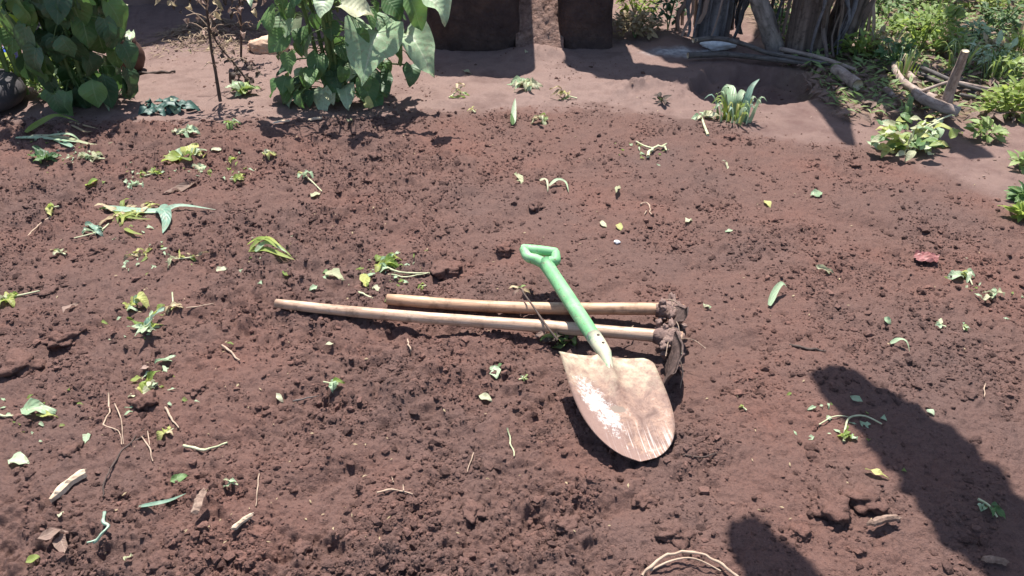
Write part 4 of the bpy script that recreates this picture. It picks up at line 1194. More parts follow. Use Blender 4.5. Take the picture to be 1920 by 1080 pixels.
sprig(887, 211, 24, 4, ['leaf_yellow', 'straw'], 'small straw tuft at the back edge of the bed', up=0.5, lw=0.2, shape='blade')
lie_leaf((866, 134), (884, 139), 8, 'leaf_cream', 'cream leaf on the packed earth at the edge of the store shadow', 'lance')
lie_leaf((985, 101), (996, 97), 9, 'leaf_cream', 'white scrap at the foot of the pitted earth bank', 'lance')
sprig(850, 182, 40, 5, ['straw', 'weed'], 'dry tuft on the yard right of the second bush', up=0.5, lw=0.15, shape='blade')
lie_leaf((650, 232), (660, 226), 7, 'leaf_cream', 'tiny white scrap below the second bush', 'lance')
# --- right side
lie_leaf((1527, 503), (1566, 517), 11, 'leaf_cream', 'pale stick-like leaf at the right of the bed', 'lance', curl=0.05, fold=0.7)
blades('bent green blade arching on the right of the bed', [([(1441, 577), (1450, 560, 0.02), (1462, 549, 0.025), (1473, 548, 0.01)], 13, 'leaf_pale')], None, name='grass_strand', cat='grass')
rp = G(1735, 487, 0.004)
mb = MB()
V, F = [], []
for j in range(9):
    for i in range(9):
        u, v = i / 8 - 0.5, j / 8 - 0.5
        V.append(rp + Vector((u * 0.062 + v * 0.03, v * 0.05 - u * 0.03, 0.008 + 0.014 * noise.noise(Vector((u * 4.5, v * 4.5, 3.3))) + 0.008 * noise.noise(Vector((u * 13, v * 13, 1.3))))))
for j in range(8):
    for i in range(8):
        if (i, j) in ((0, 0), (7, 7), (0, 7), (1, 7), (7, 0)):
            continue
        a = j * 9 + i
        F.append((a, a + 1, a + 10, a + 9))
mb.add(V, F)
tag(mb.build('wrapper_scrap', M['red'], None, False), 'crumpled faded red scrap on the soil at the right', 'litter')
sprig(1800, 517, 46, 4, ['leaf_yellow', 'leaf_pale'], 'yellow-green leaf on a curved stem near the right edge', stem=[(1798, 518), (1815, 524), (1822, 538)], up=0.3, lscale=0.6)
sprig(1864, 558, 40, 4, ['leaf_cream', 'leaf_pale'], 'pale two-lobed sprig near the right edge, behind a dark clod', up=0.4, lscale=0.55)
lie_leaf((1658, 600), (1670, 610), 13, 'leaf_pale', 'small pale leaf above the curled blade')
sprig(1763, 613, 26, 3, ['leaf_pale', 'leaf_cream'], 'small pale sprig left of its fainter neighbour on the right', up=0.2)
sprig(1805, 618, 26, 4, ['weed', 'leaf_pale'], 'fainter of two small sprigs on the right', up=0.3, lw=0.35)
blades('curled pale blade above the large shadow', [([(1668, 648), (1682, 648, 0.012), (1695, 653, 0.014), (1704, 664)], 9, 'leaf_pale')], None, name='grass_strand', cat='grass')
sprig(1325, 578, 22, 3, ['leaf_cream', 'leaf_pale'], 'small cream sprig right of the hoe heads', up=0.2)
sprig(1583, 826, 56, 6, ['leaf_lime', 'leaf_pale'], 'limp weed with long stems lying over the edge of the large shadow', stem=[(1581, 832), (1584, 806), (1592, 787), (1620, 784), (1652, 799)], up=0.2, lw=0.4, lscale=0.32, stem_r=5)
twig([(1536, 800), (1560, 786), (1590, 784)], 4, 'stem_pale', 'straw stem touching the limp weed by the large shadow', 'weed_stalk', 'weed stalk')
lie_leaf((1620, 884), (1668, 898), 12, 'leaf_yellow', 'yellow leaf on the edge of the large shadow above the clods', 'lance')
sprig(1852, 955, 48, 5, ['leaf_mid', 'leaf_pale'], 'green stem with leaves lying inside the large shadow', stem=[(1832, 940), (1852, 952), (1868, 974)], up=0.3, lw=0.4, lscale=0.45, stem_r=6)
lie_leaf((1738, 772), (1750, 782), 12, 'leaf_pale', 'single pale leaf inside the large shadow')
twig([(1846, 722), (1845, 735), (1845, 748)], 3, 'twig', 'thin upright splinter on the lit soil right of the large shadow')
sprig(1395, 770, 16, 3, ['leaf_lime'], 'tiny green seedling right of the spade blade', up=0.4)
chip((1626, 994), (1680, 982), 18, 'bark_chip', 'dark flat bark chip with a black slit below the reddish clod', 0.008, 0.018, 0.3, seed=9)
chip((1840, 1056), (1884, 1060), 16, 'bark_chip', 'tan chip at the bottom right corner', 0.008, 0.01, seed=10)
lie_leaf((1610, 926), (1618, 936), 6, 'leaf_cream', 'tiny cream scrap by the reddish clod', 'lance')
twig([(1480, 648), (1505, 654), (1550, 660)], 8, 'twig_dark', 'dark crumbling stick above the tip of the large shadow', lift=0.004)
twig([(1280, 855), (1310, 860), (1345, 853)], 4, 'twig_dark', 'thin dark twig right of the spade tip')
# curved dry stem at the bottom edge
twig([(1204, 1084), (1222, 1068, 0.008), (1250, 1056, 0.016), (1290, 1050, 0.018), (1330, 1058, 0.014), (1362, 1074, 0.006), (1384, 1088)], 8, 'twig', 'long bent dry stem arching over the soil at the bottom edge', 'bent_stem', 'dry stem', end=0.8, forks=[[(1218, 1076, 0.004), (1260, 1062, 0.012), (1300, 1060, 0.014), (1350, 1078, 0.006)]], group=None)
# thin weed stalk across the hoe handles with a withered head
tw = thing('dead_weed', 'dark thin weed stalk with withered head lying across both hoe handles', 'weed', tuple(G(1043, 636)))
mb = MB()
q = spline([at(975, 540, 0.075), at(1000, 575, 0.072), at(1024, 610, 0.066), at(1046, 638, 0.05)], 5)
tube(mb, q, taper(0.0022, 0.0035, len(q)), 6)
mb.build('stem', M['twig_dark'], tw)
rnd = random.Random(5)
for k in range(9):
    a = rnd.uniform(0, 6.28)
    me = leaf_mesh(('lance', 0.25), rnd.choice(['straw', 'weed', 'leaf_dry']), 1.0, 0.25, 'lance', 0.5, 0.3, 0.05, k % 4, 0.3)
    put_leaf(tw, me, q[0], Vector((math.cos(a), math.sin(a), rnd.uniform(-0.6, 0.5))), Vector((0.2, -0.3, 1)), rnd.uniform(0.022, 0.04))
sprig(1062, 648, 70, 12, ['leaf_dry', 'weed', 'leaf_rot', 'leaf_rot'], 'clump of dead weeds tucked under the spade socket', up=0.6, lw=0.3, smat='twig_dark', group=None)
twig([(1158, 650, 0.03), (1178, 640, 0.035), (1186, 632, 0.03)], 4, 'twig', 'tan sliver of root beside the nearer hoe head')
twig([(1268, 690, 0.03), (1278, 710, 0.02), (1276, 732)], 3, 'twig', 'curved root fibre right of the nearer hoe blade')
mb = MB()
rnd = random.Random(29)
for k in range(900):
    x, y = rnd.uniform(-2.2, 2.4), rnd.uniform(2.3, 4.6)
    if float(tilled(np.array([x]), np.array([y]))[0]) > 0.45 or rnd.random() > (1 if x > 0.9 else 0.6):
        continue
    L = rnd.uniform(0.006, 0.028)
    a = rnd.uniform(0, 6.28)
    leaf_geo(mb, L, L * rnd.uniform(0.1, 0.4), 'lance', 0.3, 0.3, 0.05, 2, Matrix.Translation((x, y, gz(x, y) + 0.004)) @ frame(Vector((math.cos(a), math.sin(a), rnd.uniform(-0.1, 0.2))), Vector((rnd.uniform(-0.4, 0.4), -0.2, 1))).to_4x4(), k)
tag(mb.build('yard_litter', M['leaf_dry']), 'small dry scraps scattered over the packed earth of the yard', None, None, 'stuff')
for nm_, mt_, cnt_, sd0 in (('wilted_leaf_litter', 'leaf_pale', 150, 51), ('yellow_leaf_litter', 'leaf_lime', 110, 52)):
    mb = MB()
    rnd = random.Random(sd0)
    cl_ = [G(*c_) for c_ in ((250, 330), (430, 320), (240, 415), (300, 485), (500, 480), (680, 525), (740, 505), (265, 600), (70, 778), (130, 300), (360, 320), (110, 265), (1200, 285), (1590, 800), (280, 740), (1840, 540))]
    for k in range(cnt_):
        c_ = rnd.choice(cl_)
        x, y = c_.x + rnd.gauss(0, 0.055), c_.y + rnd.gauss(0, 0.06)
        L = rnd.uniform(0.008, 0.034)
        a = rnd.uniform(0, 6.28)
        leaf_geo(mb, L, L * rnd.uniform(0.2, 0.6), 'ovate', 0.5, 0.4, 0.1, 3, Matrix.Translation((x, y, gz(x, y) + 0.004)) @ frame(Vector((math.cos(a), math.sin(a), rnd.uniform(-0.1, 0.4))), Vector((rnd.uniform(-0.5, 0.5), -0.2, 1))).to_4x4(), k, 0.4)
    tag(mb.build(nm_, M[mt_]), 'torn wilted scraps of weed leaf lying around the pulled weeds', None, None, 'stuff')
# remaining specks too small to pick apart
mb = MB()
rnd = random.Random(11)
for k in range(520):
    y = 1.05 + 2.6 * rnd.random() ** 1.2
    x = rnd.uniform(-1, 1) * (0.75 + 0.6 * (y - 0.95))
    if rnd.random() > (0.75 if x < -0.2 else 0.4):
        continue
    z = gz(x, y)
    L = rnd.uniform(0.004, 0.013)
    a = rnd.uniform(0, 6.28)
    leaf_geo(mb, L, L * rnd.uniform(0.12, 0.5), 'lance', 0.3, 0.3, 0.03, 2, Matrix.Translation((x, y, z + 0.004)) @ frame(Vector((math.cos(a), math.sin(a), rnd.uniform(-0.1, 0.5))), Vector((rnd.uniform(-0.4, 0.4), -0.2, 1))).to_4x4(), k)
tag(mb.build('leaf_litter', M['straw']), 'specks of straw and root fibre scattered over the bed', None, None, 'stuff')

# ------------------------------------------------------------------ the two big-leaved bushes
def bush(name, label, cat, base, stems, nleaf, rx, ry, z0, z1, mats, Ls, hang, seed, avoid=None, shape='heart', kmin=0.5):
    rnd = random.Random(seed)
    t = thing(name, label, cat, tuple(base))
    tops = []
    for k in range(stems):
        a = 6.28 * k / stems + rnd.uniform(-0.4, 0.4)
        e_ = base + Vector((math.cos(a) * rx * rnd.uniform(0.3, 0.8), math.sin(a) * ry * rnd.uniform(0.3, 0.8), z1 * rnd.uniform(0.75, 1.0)))
        q = spline([base + Vector((math.cos(a) * 0.03, math.sin(a) * 0.03, -0.02)), base.lerp(e_, 0.45) + Vector((rnd.uniform(-0.04, 0.04), rnd.uniform(-0.04, 0.04), 0.05)), e_], 5)
        mb = MB()
        tube(mb, q, taper(0.011, 0.005, len(q)), 7, True, 0.08, k)
        mb.build('stem', M['stem_green'], t)
        tops.append(q)
    n_ = 0
    guard = 0
    while n_ < nleaf and guard < nleaf * 20:
        guard += 1
        u, v = rnd.uniform(-1, 1), rnd.uniform(-1, 1)
        if u * u + v * v > 1:
            continue
        z = z0 + (z1 - z0) * rnd.random() ** 1.15
        k = kmin + (1 - kmin) * min(1, (z - z0) / 0.3 + 0.15)
        p = base + Vector((u * rx * k, v * ry * k, z))
        if avoid and avoid(p):
            continue
        out = Vector((u, v - 0.25, 0)).normalized()
        d = out * (1 - hang) + Vector((rnd.uniform(-0.3, 0.3), rnd.uniform(-0.3, 0.3), -hang * 1.3 + rnd.uniform(-0.2, 0.25)))
        nr_ = out * 0.9 + Vector((rnd.uniform(-0.4, 0.4), rnd.uniform(-0.4, 0.4), 0.75))
        mt = rnd.choice(mats)
        var = rnd.randint(0, 9)
        me = leaf_mesh((shape, 0.8), mt, 1.0, 0.64 + 0.035 * (var * 7 % 10), shape if var % 4 else 'ovate', 0.1 + 0.09 * (var * 3 % 10), 0.12 + 0.05 * (var % 5), 0.03 + 0.012 * (var % 6), var, 0.05 + 0.04 * (var % 7))
        L = rnd.uniform(*Ls)
        put_leaf(t, me, p, d, nr_, L)
        if rnd.random() < 0.5:
            q = rnd.choice(tops)
            s0_ = min(q, key=lambda g: (g - p).length)
            mb = MB()
            tube(mb, spline([s0_, s0_.lerp(p, 0.5) + Vector((0, 0, 0.02)), p], 3), 0.0022, 5, False)
            mb.build('leaf_stalk', M['stem_green'], t)
        n_ += 1
    return t
b1 = G(170, 196)
b1t = bush('broad_leaved_bush', 'tall bush of hanging dark green leaves at the left edge of the yard', 'bush', b1, 7, 200, 0.25, 0.24, 0.10, 0.95, ['leaf_dark', 'leaf_dark', 'leaf_dark', 'leaf_mid'], (0.10, 0.165), 0.74, 21, kmin=0.9)
for k, (p0, p1, wpx, mt) in enumerate([((232, 8, 0.42), (198, 34, 0.38), 30, 'leaf_cream'), ((20, 20, 0.4), (40, 60, 0.34), 34, 'leaf_pale'), ((62, 118, 0.22), (90, 146, 0.16), 34, 'leaf_lime'), ((110, 10, 0.45), (122, 42, 0.4), 26, 'leaf_pale'),
                                      ((188, 150, 0.1), (200, 205, 0.02), 18, 'leaf_pale'), ((60, 20, 0.42), (55, 66, 0.36), 36, 'leaf_lime'), ((246, 60, 0.3), (240, 96, 0.25), 16, 'leaf_pale')]):
    a, b_ = at(*p0), at(*p1)
    L = (b_ - a).length
    me = leaf_geo(MB(), L, pxm(a, wpx), 'heart', 0.35, 0.3, 0.05, 7, None, 80 + k, 0.2).mesh('leaf', M[mt])
    put_leaf(b1t, me, a, (b_ - a) + Vector((0, 0, 0.2 * L)), Vector((0.1, -0.5, 0.85)), 1.0)
b1b = G(40, 178)
_tub = G(24, 138)
bush('leafy_shrub', 'looser lime-tinged shrub at the far left, partly behind the dark bush', 'bush', b1b, 5, 60, 0.24, 0.22, 0.06, 0.8, ['leaf_mid', 'leaf_dark', 'leaf_lime', 'leaf_mid'], (0.06, 0.13), 0.55, 22, avoid=lambda p: abs(p.x - p.y * _tub.x / _tub.y) < 0.075 and abs((p.z - CH) / p.y - (_tub.z + 0.07 - CH) / _tub.y) < 0.03)
b2 = G(632, 186)
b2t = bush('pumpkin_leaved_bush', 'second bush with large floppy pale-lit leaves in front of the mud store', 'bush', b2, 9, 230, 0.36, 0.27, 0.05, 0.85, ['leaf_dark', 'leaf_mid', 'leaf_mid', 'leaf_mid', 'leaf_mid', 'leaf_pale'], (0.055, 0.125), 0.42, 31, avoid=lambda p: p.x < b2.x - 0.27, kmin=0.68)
# the large individual leaves of the second bush that catch the sun
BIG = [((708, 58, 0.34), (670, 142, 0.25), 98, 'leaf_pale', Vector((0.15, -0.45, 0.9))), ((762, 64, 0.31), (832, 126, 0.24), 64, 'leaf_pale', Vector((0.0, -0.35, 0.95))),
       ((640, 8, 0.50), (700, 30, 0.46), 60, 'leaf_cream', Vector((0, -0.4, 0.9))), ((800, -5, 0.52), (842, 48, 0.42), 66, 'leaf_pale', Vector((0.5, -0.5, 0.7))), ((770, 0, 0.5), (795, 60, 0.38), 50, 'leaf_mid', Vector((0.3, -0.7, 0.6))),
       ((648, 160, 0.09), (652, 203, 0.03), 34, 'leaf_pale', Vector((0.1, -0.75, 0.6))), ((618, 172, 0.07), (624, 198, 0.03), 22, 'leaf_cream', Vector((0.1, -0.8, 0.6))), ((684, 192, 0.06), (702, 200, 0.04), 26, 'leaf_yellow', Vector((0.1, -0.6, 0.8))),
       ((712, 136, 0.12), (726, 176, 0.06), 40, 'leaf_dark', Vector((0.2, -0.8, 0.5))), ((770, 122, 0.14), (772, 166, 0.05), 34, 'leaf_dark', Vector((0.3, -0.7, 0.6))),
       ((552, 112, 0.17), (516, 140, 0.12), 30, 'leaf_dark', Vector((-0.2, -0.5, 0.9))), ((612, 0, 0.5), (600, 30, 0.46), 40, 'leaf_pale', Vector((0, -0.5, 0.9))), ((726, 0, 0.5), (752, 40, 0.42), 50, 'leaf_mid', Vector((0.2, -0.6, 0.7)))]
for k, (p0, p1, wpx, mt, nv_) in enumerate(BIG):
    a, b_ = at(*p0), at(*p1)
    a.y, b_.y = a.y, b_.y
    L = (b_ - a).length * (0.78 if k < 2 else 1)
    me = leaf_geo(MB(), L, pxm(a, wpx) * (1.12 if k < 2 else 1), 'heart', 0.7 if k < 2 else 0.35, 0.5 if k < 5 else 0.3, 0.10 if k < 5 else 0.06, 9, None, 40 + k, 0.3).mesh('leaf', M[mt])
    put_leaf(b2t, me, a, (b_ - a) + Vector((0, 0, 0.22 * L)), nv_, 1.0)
    s0_ = b2 + Vector((0.05 * (k % 3 - 1), 0, max(0.05, a.z * 0.8)))
    mb = MB()
    tube(mb, spline([s0_, s0_.lerp(a, 0.5) + Vector((0, 0, 0.03)), a], 4), 0.004, 6, False)
    mb.build('leaf_stalk', M['stem_green'], b2t)

# dark teal wilted bundle lying on the yard edge
tb = thing('wilted_leaf_bundle', 'dark teal bundle of wilted leaves lying at the foot of the left bush', 'wilted leaves', tuple(G(315, 208)))
rnd = random.Random(4)
for k in range(34):
    p = G(rnd.uniform(272, 352), rnd.uniform(196, 214), rnd.uniform(0.005, 0.035))
    a = rnd.uniform(0, 6.28)
    mt = 'leaf_pale' if k in (3, 17, 25) else 'teal'
    me = leaf_mesh(('tl', 0.5), mt, 1.0, 0.5, 'ovate', 0.5, 0.3, 0.06, k % 4, 0.3)
    put_leaf(tb, me, p, Vector((math.cos(a), math.sin(a), rnd.uniform(-0.2, 0.3))), Vector((rnd.uniform(-0.6, 0.6), -0.3, 1)), rnd.uniform(0.05, 0.09))
# half-hidden things at the left
ty = thing('tyre', 'dark grey rubber tyre cut by the left edge of the picture', 'tyre', tuple(G(0, 205)))
pc = G(-62, 200)
mb = MB()
V, F, UVs = [], [], []
NT, NP = 40, 12
for i in range(NT):
    a = 6.283 * i / NT
    for j in range(NP):
        b_ = 6.283 * j / NP
        rr_ = 0.20 + 0.062 * math.cos(b_) * (1 + 0.03 * (i % 2) * (math.cos(b_) > 0.5))
        V.append(pc + Vector((math.cos(a) * rr_, math.sin(a) * rr_ * 0.9, 0.06 + 0.062 * math.sin(b_))))
        UVs.append((i / NT, j / NP))
for i in range(NT):
    for j in range(NP):
        F.append((i * NP + j, ((i + 1) % NT) * NP + j, ((i + 1) % NT) * NP + (j + 1) % NP, i * NP + (j + 1) % NP))
mb.add(V, F, UVs)
mb.build('rubber_ring', M['rubber'], ty)
pp = G(250, 134)
pot = MB()
V, F = [], []
pr_ = [(0.035, 0), (0.055, 0.02), (0.072, 0.06), (0.074, 0.09), (0.06, 0.13), (0.045, 0.15), (0.05, 0.17), (0.044, 0.17), (0.038, 0.15)]
for r_, z in pr_:
    for k in range(20):
        V.append(pp + Vector((r_ * math.cos(k * 0.31416), r_ * math.sin(k * 0.31416), z)))
for j in range(len(pr_) - 1):
    for k in range(20):
        F.append((j * 20 + k, j * 20 + (k + 1) % 20, (j + 1) * 20 + (k + 1) % 20, (j + 1) * 20 + k))
F.append(tuple(reversed(range(20))))
pot.add(V, F)
tag(pot.build('clay_pot', M['clay']), 'dark reddish clay pot half hidden behind the left bush', 'pot')
twig([(262, 141), (295, 138), (330, 136)], 9, 'twig_dark', 'dark stick lying on the yard beside the clay pot', 'stick', 'stick', group=None)
bp = G(24, 138)
bkt = thing('blue_bucket', 'small blue plastic tub glimpsed behind the shrub at the far left', 'tub', tuple(bp))
mb = MB()
tube(mb, [bp, bp + Vector((0, 0, 0.10)), bp + Vector((0, 0, 0.12))], [0.05, 0.06, 0.064], 18)
mb.build('tub_body', M['blue'], bkt)
mb = MB()
tube(mb, [bp + Vector((-0.06, 0, 0.12)), bp + Vector((-0.03, -0.02, 0.165)), bp + Vector((0.03, -0.02, 0.165)), bp + Vector((0.06, 0, 0.12))], 0.003, 6)
mb.build('handle', M['rubber'], bkt)
st_p = G(505, 96)
mb = MB()
lump(mb, st_p + Vector((0, 0, 0.028)), (0.115, 0.06, 0.048), 3, 0.28, 14, Matrix.Rotation(-0.1, 3, 'Z'), 1.6)
tag(mb.build('stone', M['stone']), 'tan lump of stone on the yard left of the second bush', 'stone')

# dry dead stems between the bushes
ds = thing('dead_shrub', 'brown dried-out shrub of bare stems between the two bushes', 'dead shrub', tuple(G(412, 190)))
rnd = random.Random(9)
stems = [[(413, 190, 0), (405, 140, 0.10), (396, 90, 0.22), (388, 20, 0.40), (380, -60, 0.6)], [(452, 110, 0.0), (452, 60, 0.10), (449, 0, 0.25), (446, -60, 0.45)], [(470, 160, 0), (440, 120, 0.06), (410, 85, 0.16), (392, 50, 0.25)]]
for k, s_ in enumerate(stems):
    P_ = []
    b0 = at(s_[0][0], s_[0][1])
    for (x, y, z) in s_:
        q_ = atY(x, y, b0.y)
        P_.append(q_)
    q = spline(P_, 5)
    mb = MB()
    tube(mb, q, taper(0.0085 - 0.002 * k, 0.004, len(q)), 6, True, 0.1, k)
    mb.build('stem', M['twig_dark'], ds)
    for j in range(8):
        a0_ = q[rnd.randint(len(q) // 3, len(q) - 1)]
        a = rnd.uniform(0, 6.28)
        e_ = a0_ + Vector((math.cos(a) * 0.09, math.sin(a) * 0.09, rnd.uniform(0.0, 0.1)))
        mb = MB()
        tube(mb, spline([a0_, a0_.lerp(e_, 0.5) + Vector((0, 0, 0.015)), e_], 3), taper(0.003, 0.0015, 7), 5)
        mb.build('side_twig', M['twig'], ds)
for k in range(130):
    s_ = rnd.choice(stems[:1] + stems[:2])
    i = rnd.randint(2, len(s_) - 1)
    p = atY(s_[i][0], s_[i][1], at(*s_[0][:2]).y) + Vector((rnd.gauss(0, 0.075), rnd.gauss(0, 0.06), rnd.gauss(0.03, 0.06)))
    p.z = max(p.z, 0.12)
    me = leaf_mesh(('dl', 0.5), rnd.choice(['leaf_dry', 'leaf_dry', 'leaf_rot', 'straw']), 1.0, 0.5, 'ovate', 0.7, 0.5, 0.1, k % 4, 0.5)
    put_leaf(ds, me, p, Vector((rnd.uniform(-1, 1), rnd.uniform(-1, 1), rnd.uniform(-1, 0.3))), Vector((rnd.uniform(-0.6, 0.6), -0.5, 0.8)), rnd.uniform(0.03, 0.065))
for k in range(18):
    p = G(rnd.uniform(430, 484), rnd.uniform(122, 168), rnd.uniform(0.01, 0.06))
    me = leaf_mesh(('dl', 0.5), 'leaf_rot', 1.0, 0.5, 'ovate', 0.7, 0.5, 0.1, k % 4, 0.5)
    put_leaf(ds, me, p, Vector((rnd.uniform(-1, 1), rnd.uniform(-1, 1), rnd.uniform(-0.6, 0.6))), Vector((rnd.uniform(-0.6, 0.6), -0.5, 0.8)), rnd.uniform(0.04, 0.075))
sprig(455, 178, 56, 14, ['weed', 'leaf_lime', 'leaf_pale'], 'small green weed at the foot of the dead shrub', up=1.4, lw=0.6, lscale=0.38, group=None)
# straw on the swept heap
mb = MB()
rnd = random.Random(13)
for k in range(900):
    x, y = rnd.gauss(_mound.x, 0.17), rnd.gauss(_mound.y + 0.06, 0.12)
    z = gz(x, y) if k % 3 == 0 else 0.10 * math.exp(-(((x - _mound.x) / 0.22) ** 2 + ((y - _mound.y - 0.1) / 0.17) ** 2))
    a = rnd.uniform(0, 6.28)
    L = rnd.uniform(0.03, 0.10)
    leaf_geo(mb, L, 0.006, 'lance', 0.3, 0.2, 0.02, 2, Matrix.Translation((x, y, z + 0.006)) @ frame(Vector((math.cos(a), math.sin(a), rnd.uniform(-0.1, 0.35))), Vector((0, -0.2, 1))).to_4x4(), k)
tag(mb.build('straw_litter', M['straw_brown']), 'swept heap of dry straw behind the dead shrub', None, None, 'stuff')

# ------------------------------------------------------------------ grass clump and leafy weeds at the bed's far edge
def grass_clump(px, py, hpx, n_, mats, label, wpx=9, lean=0.6, seed=1, name='grass_clump', cat='grass clump', group=None, rad=0.05):
    rnd = random.Random(seed)
    p = G(px, py)
    hgt = pxm(p, hpx)
    t = thing(name, label, cat, tuple(p), group)
    for k in range(n_):
        a = rnd.uniform(0, 6.28)
        r_ = rad * rnd.random() ** 0.5
        b0 = p + Vector((math.cos(a) * r_, math.sin(a) * r_, -0.005))
        L = hgt * rnd.uniform(0.5, 1.2)
        ln = lean * rnd.uniform(0.2, 1.2)
        o_ = Vector((math.cos(a + rnd.uniform(-0.6, 0.6)), math.sin(a), 0))
        q = spline([b0, b0 + o_ * L * ln * 0.25 + Vector((0, 0, L * 0.5)), b0 + o_ * L * ln * 0.7 + Vector((0, 0, L * 0.85)), b0 + o_ * L * ln * 1.2 + Vector((0, 0, L * (0.85 - 0.35 * ln)))], 3)
        ribbon(q, pxm(p, wpx) * rnd.uniform(0.6, 1.2), k).build('blade_of_grass', M[rnd.choice(mats)], t)
    return t
gc = grass_clump(1374, 226, 52, 46, ['leaf_lime', 'leaf_pale', 'leaf_yellow', 'weed', 'leaf_blue'], 'tall clump of young maize-like grass at the far edge of the bed', 8, 0.5, 3, rad=0.075)
for k, (pts, w_) in enumerate([([(1376, 225, 0), (1372, 190, 0.08), (1368, 164, 0.12), (1355, 178, 0.09), (1352, 200, 0.04)], 20), ([(1392, 222, 0), (1398, 195, 0.08), (1408, 165, 0.14), (1424, 148, 0.17)], 15),
                               ([(1382, 224, 0), (1384, 190, 0.08), (1392, 172, 0.11), (1402, 180, 0.09)], 15), ([(1366, 226, 0), (1352, 205, 0.04), (1350, 190, 0.07)], 12)]):
    q = spline([at(p[0], p[1], p[2]) for p in pts], 5)
    ribbon(q, pxm(q[0], w_), k + 3).build('blade_of_grass', M['leaf_pale' if k != 1 else 'leaf_blue'], gc)
sprig(1318, 222, 46, 6, ['leaf_cream', 'leaf_pale'], 'bleached limp seedling left of the tall grass clump', stem=[(1327, 256), (1320, 238), (1314, 218)], up=0.9, lw=0.4, stem_r=6)
lw_ = G(1700, 290)
lwt = thing('leafy_weed', 'spreading pale green leafy weed patch at the right edge of the bed', 'weed', tuple(lw_))
rnd = random.Random(17)
for k in range(120):
    p = G(rnd.gauss(1700, 32), rnd.gauss(280, 11), rnd.uniform(0.01, 0.10))
    a = rnd.uniform(0, 6.28)
    me = leaf_mesh(('ovate', 0.5), rnd.choice(['leaf_pale', 'leaf_lime', 'leaf_yellow', 'weed', 'leaf_cream', 'leaf_mid']), 1.0, 0.5, 'ovate', 0.4, 0.3, 0.05, k % 4, 0.15)
    put_leaf(lwt, me, p, Vector((math.cos(a), math.sin(a), rnd.uniform(-0.3, 0.8))), Vector((rnd.uniform(-0.5, 0.5), rnd.uniform(-0.6, 0.3), 1)), rnd.uniform(0.045, 0.085))
for k in range(10):
    e_ = G(rnd.gauss(1700, 30), rnd.gauss(276, 10), rnd.uniform(0.05, 0.1))
    mb = MB()
    tube(mb, spline([lw_ + Vector((rnd.uniform(-0.03, 0.03), 0, 0)), lw_.lerp(e_, 0.5) + Vector((0, 0, 0.04)), e_], 4), 0.0035, 5)
    mb.build('stem', M['stem_pale'], lwt)
grass_clump(1694, 236, 52, 9, ['leaf_mid', 'leaf_dark', 'stem_green'], 'dark green upright tuft just behind the leafy weed patch', 12, 0.3, 5, 'grass_tuft', 'grass tuft', rad=0.02)

# ------------------------------------------------------------------ logs, poles and branches at the right
def log(pts, wpx, mat, label, name='branch', cat='branch', group='cut branches heaped at the garden edge', end=0.75, cut=True, n_=9, wob=0.06):
    P_ = [at(*p) if p[2] < 3 else atY(*p) for p in pts]
    base = Vector((P_[0].x, P_[0].y, max(0, P_[0].z - 0.02)))
    t = thing(name, label, cat, tuple(base), group)
    q = spline(P_, 6)
    r = pxm(P_[0], wpx) * 0.5
    rad = taper(r, r * end, len(q))
    mb = MB()
    tube(mb, q, rad, n_, not cut, wob, len(label))
    mb.build('bark', M[mat], t)
    if cut:
        for (p, d, r_) in ((q[0], q[0] - q[1], rad[0]), (q[-1], q[-1] - q[-2], rad[-1])):
            mb = MB()
            d = d.normalized()
            tube(mb, [p - d * 0.02, p + d * 0.002], [r_ * 0.94, r_ * 0.9], n_)
            mb.build('cut_end', M['cutwood'], t)
    return t
log([(1680, 108, 0.05), (1678, 128, 0.05), (1692, 152, 0.04), (1722, 172, 0.04), (1756, 186, 0.05)], 11, 'branch', 'hooked pinkish branch curving round the left of the heap', end=1.3)
log([(1720, 174, 0.06), (1750, 163, 0.08), (1790, 150, 0.10)], 7, 'branch', 'short thin fork crossing in front of the upright pale branch')
log([(1774, 198, 3.42), (1782, 168, 3.42), (1796, 132, 3.40), (1810, 96, 3.38)], 21, 'branch', 'upright pale branch leaning out of the heap', end=0.7)
log([(1796, 213, 0.04), (1770, 203, 0.05), (1730, 185, 0.05), (1716, 172, 0.05)], 26, 'branch', 'thick log with a pale cut end facing the bed', end=0.7)
log([(1690, 112, 0.07), (1740, 132, 0.07), (1800, 158, 0.06), (1850, 172, 0.04)], 9, 'branch_dark', 'long grey pole slanting across the top of the heap')
log([(1780, 152, 0.06), (1840, 164, 0.05), (1908, 178, 0.03)], 8, 'branch', 'straight brown pole running off to the right from the heap')
log([(1690, 122, 0.03), (1750, 150, 0.03), (1830, 176, 0.03)], 10, 'branch_dark', 'dark pole under the long grey one')
log([(1800, 178, 0.03), (1850, 186, 0.03), (1900, 184, 0.03)], 8, 'branch_dark', 'low dark stick at the right foot of the heap')
log([(1700, 140, 0.03), (1716, 150, 0.035)], 17, 'branch', 'stubby pinkish billet inside the hook of the heap')
log([(1608, 160, 0.04), (1588, 145, 0.045), (1566, 130, 0.045)], 24, 'branch', 'short brown log with a pale cut end before the banana plants', end=0.9)
log([(1463, 92, 0.05), (1520, 104, 0.05), (1562, 116, 0.05), (1604, 131, 0.04)], 9, 'branch', 'straight tan pole lying at the feet of the banana plants')
log([(1300, 76, 0.10), (1345, 72, 0.10), (1392, 82, 0.09), (1440, 99, 0.05), (1500, 110, 0.05), (1562, 122, 0.03)], 10, 'branch_dark', 'long grey curved pole beside the ash patch')
log([(1290, 104, 0.03), (1360, 102, 0.03), (1440, 110, 0.03), (1520, 120, 0.03)], 12, 'branch_dark', 'dark pole along the brink of the pit')
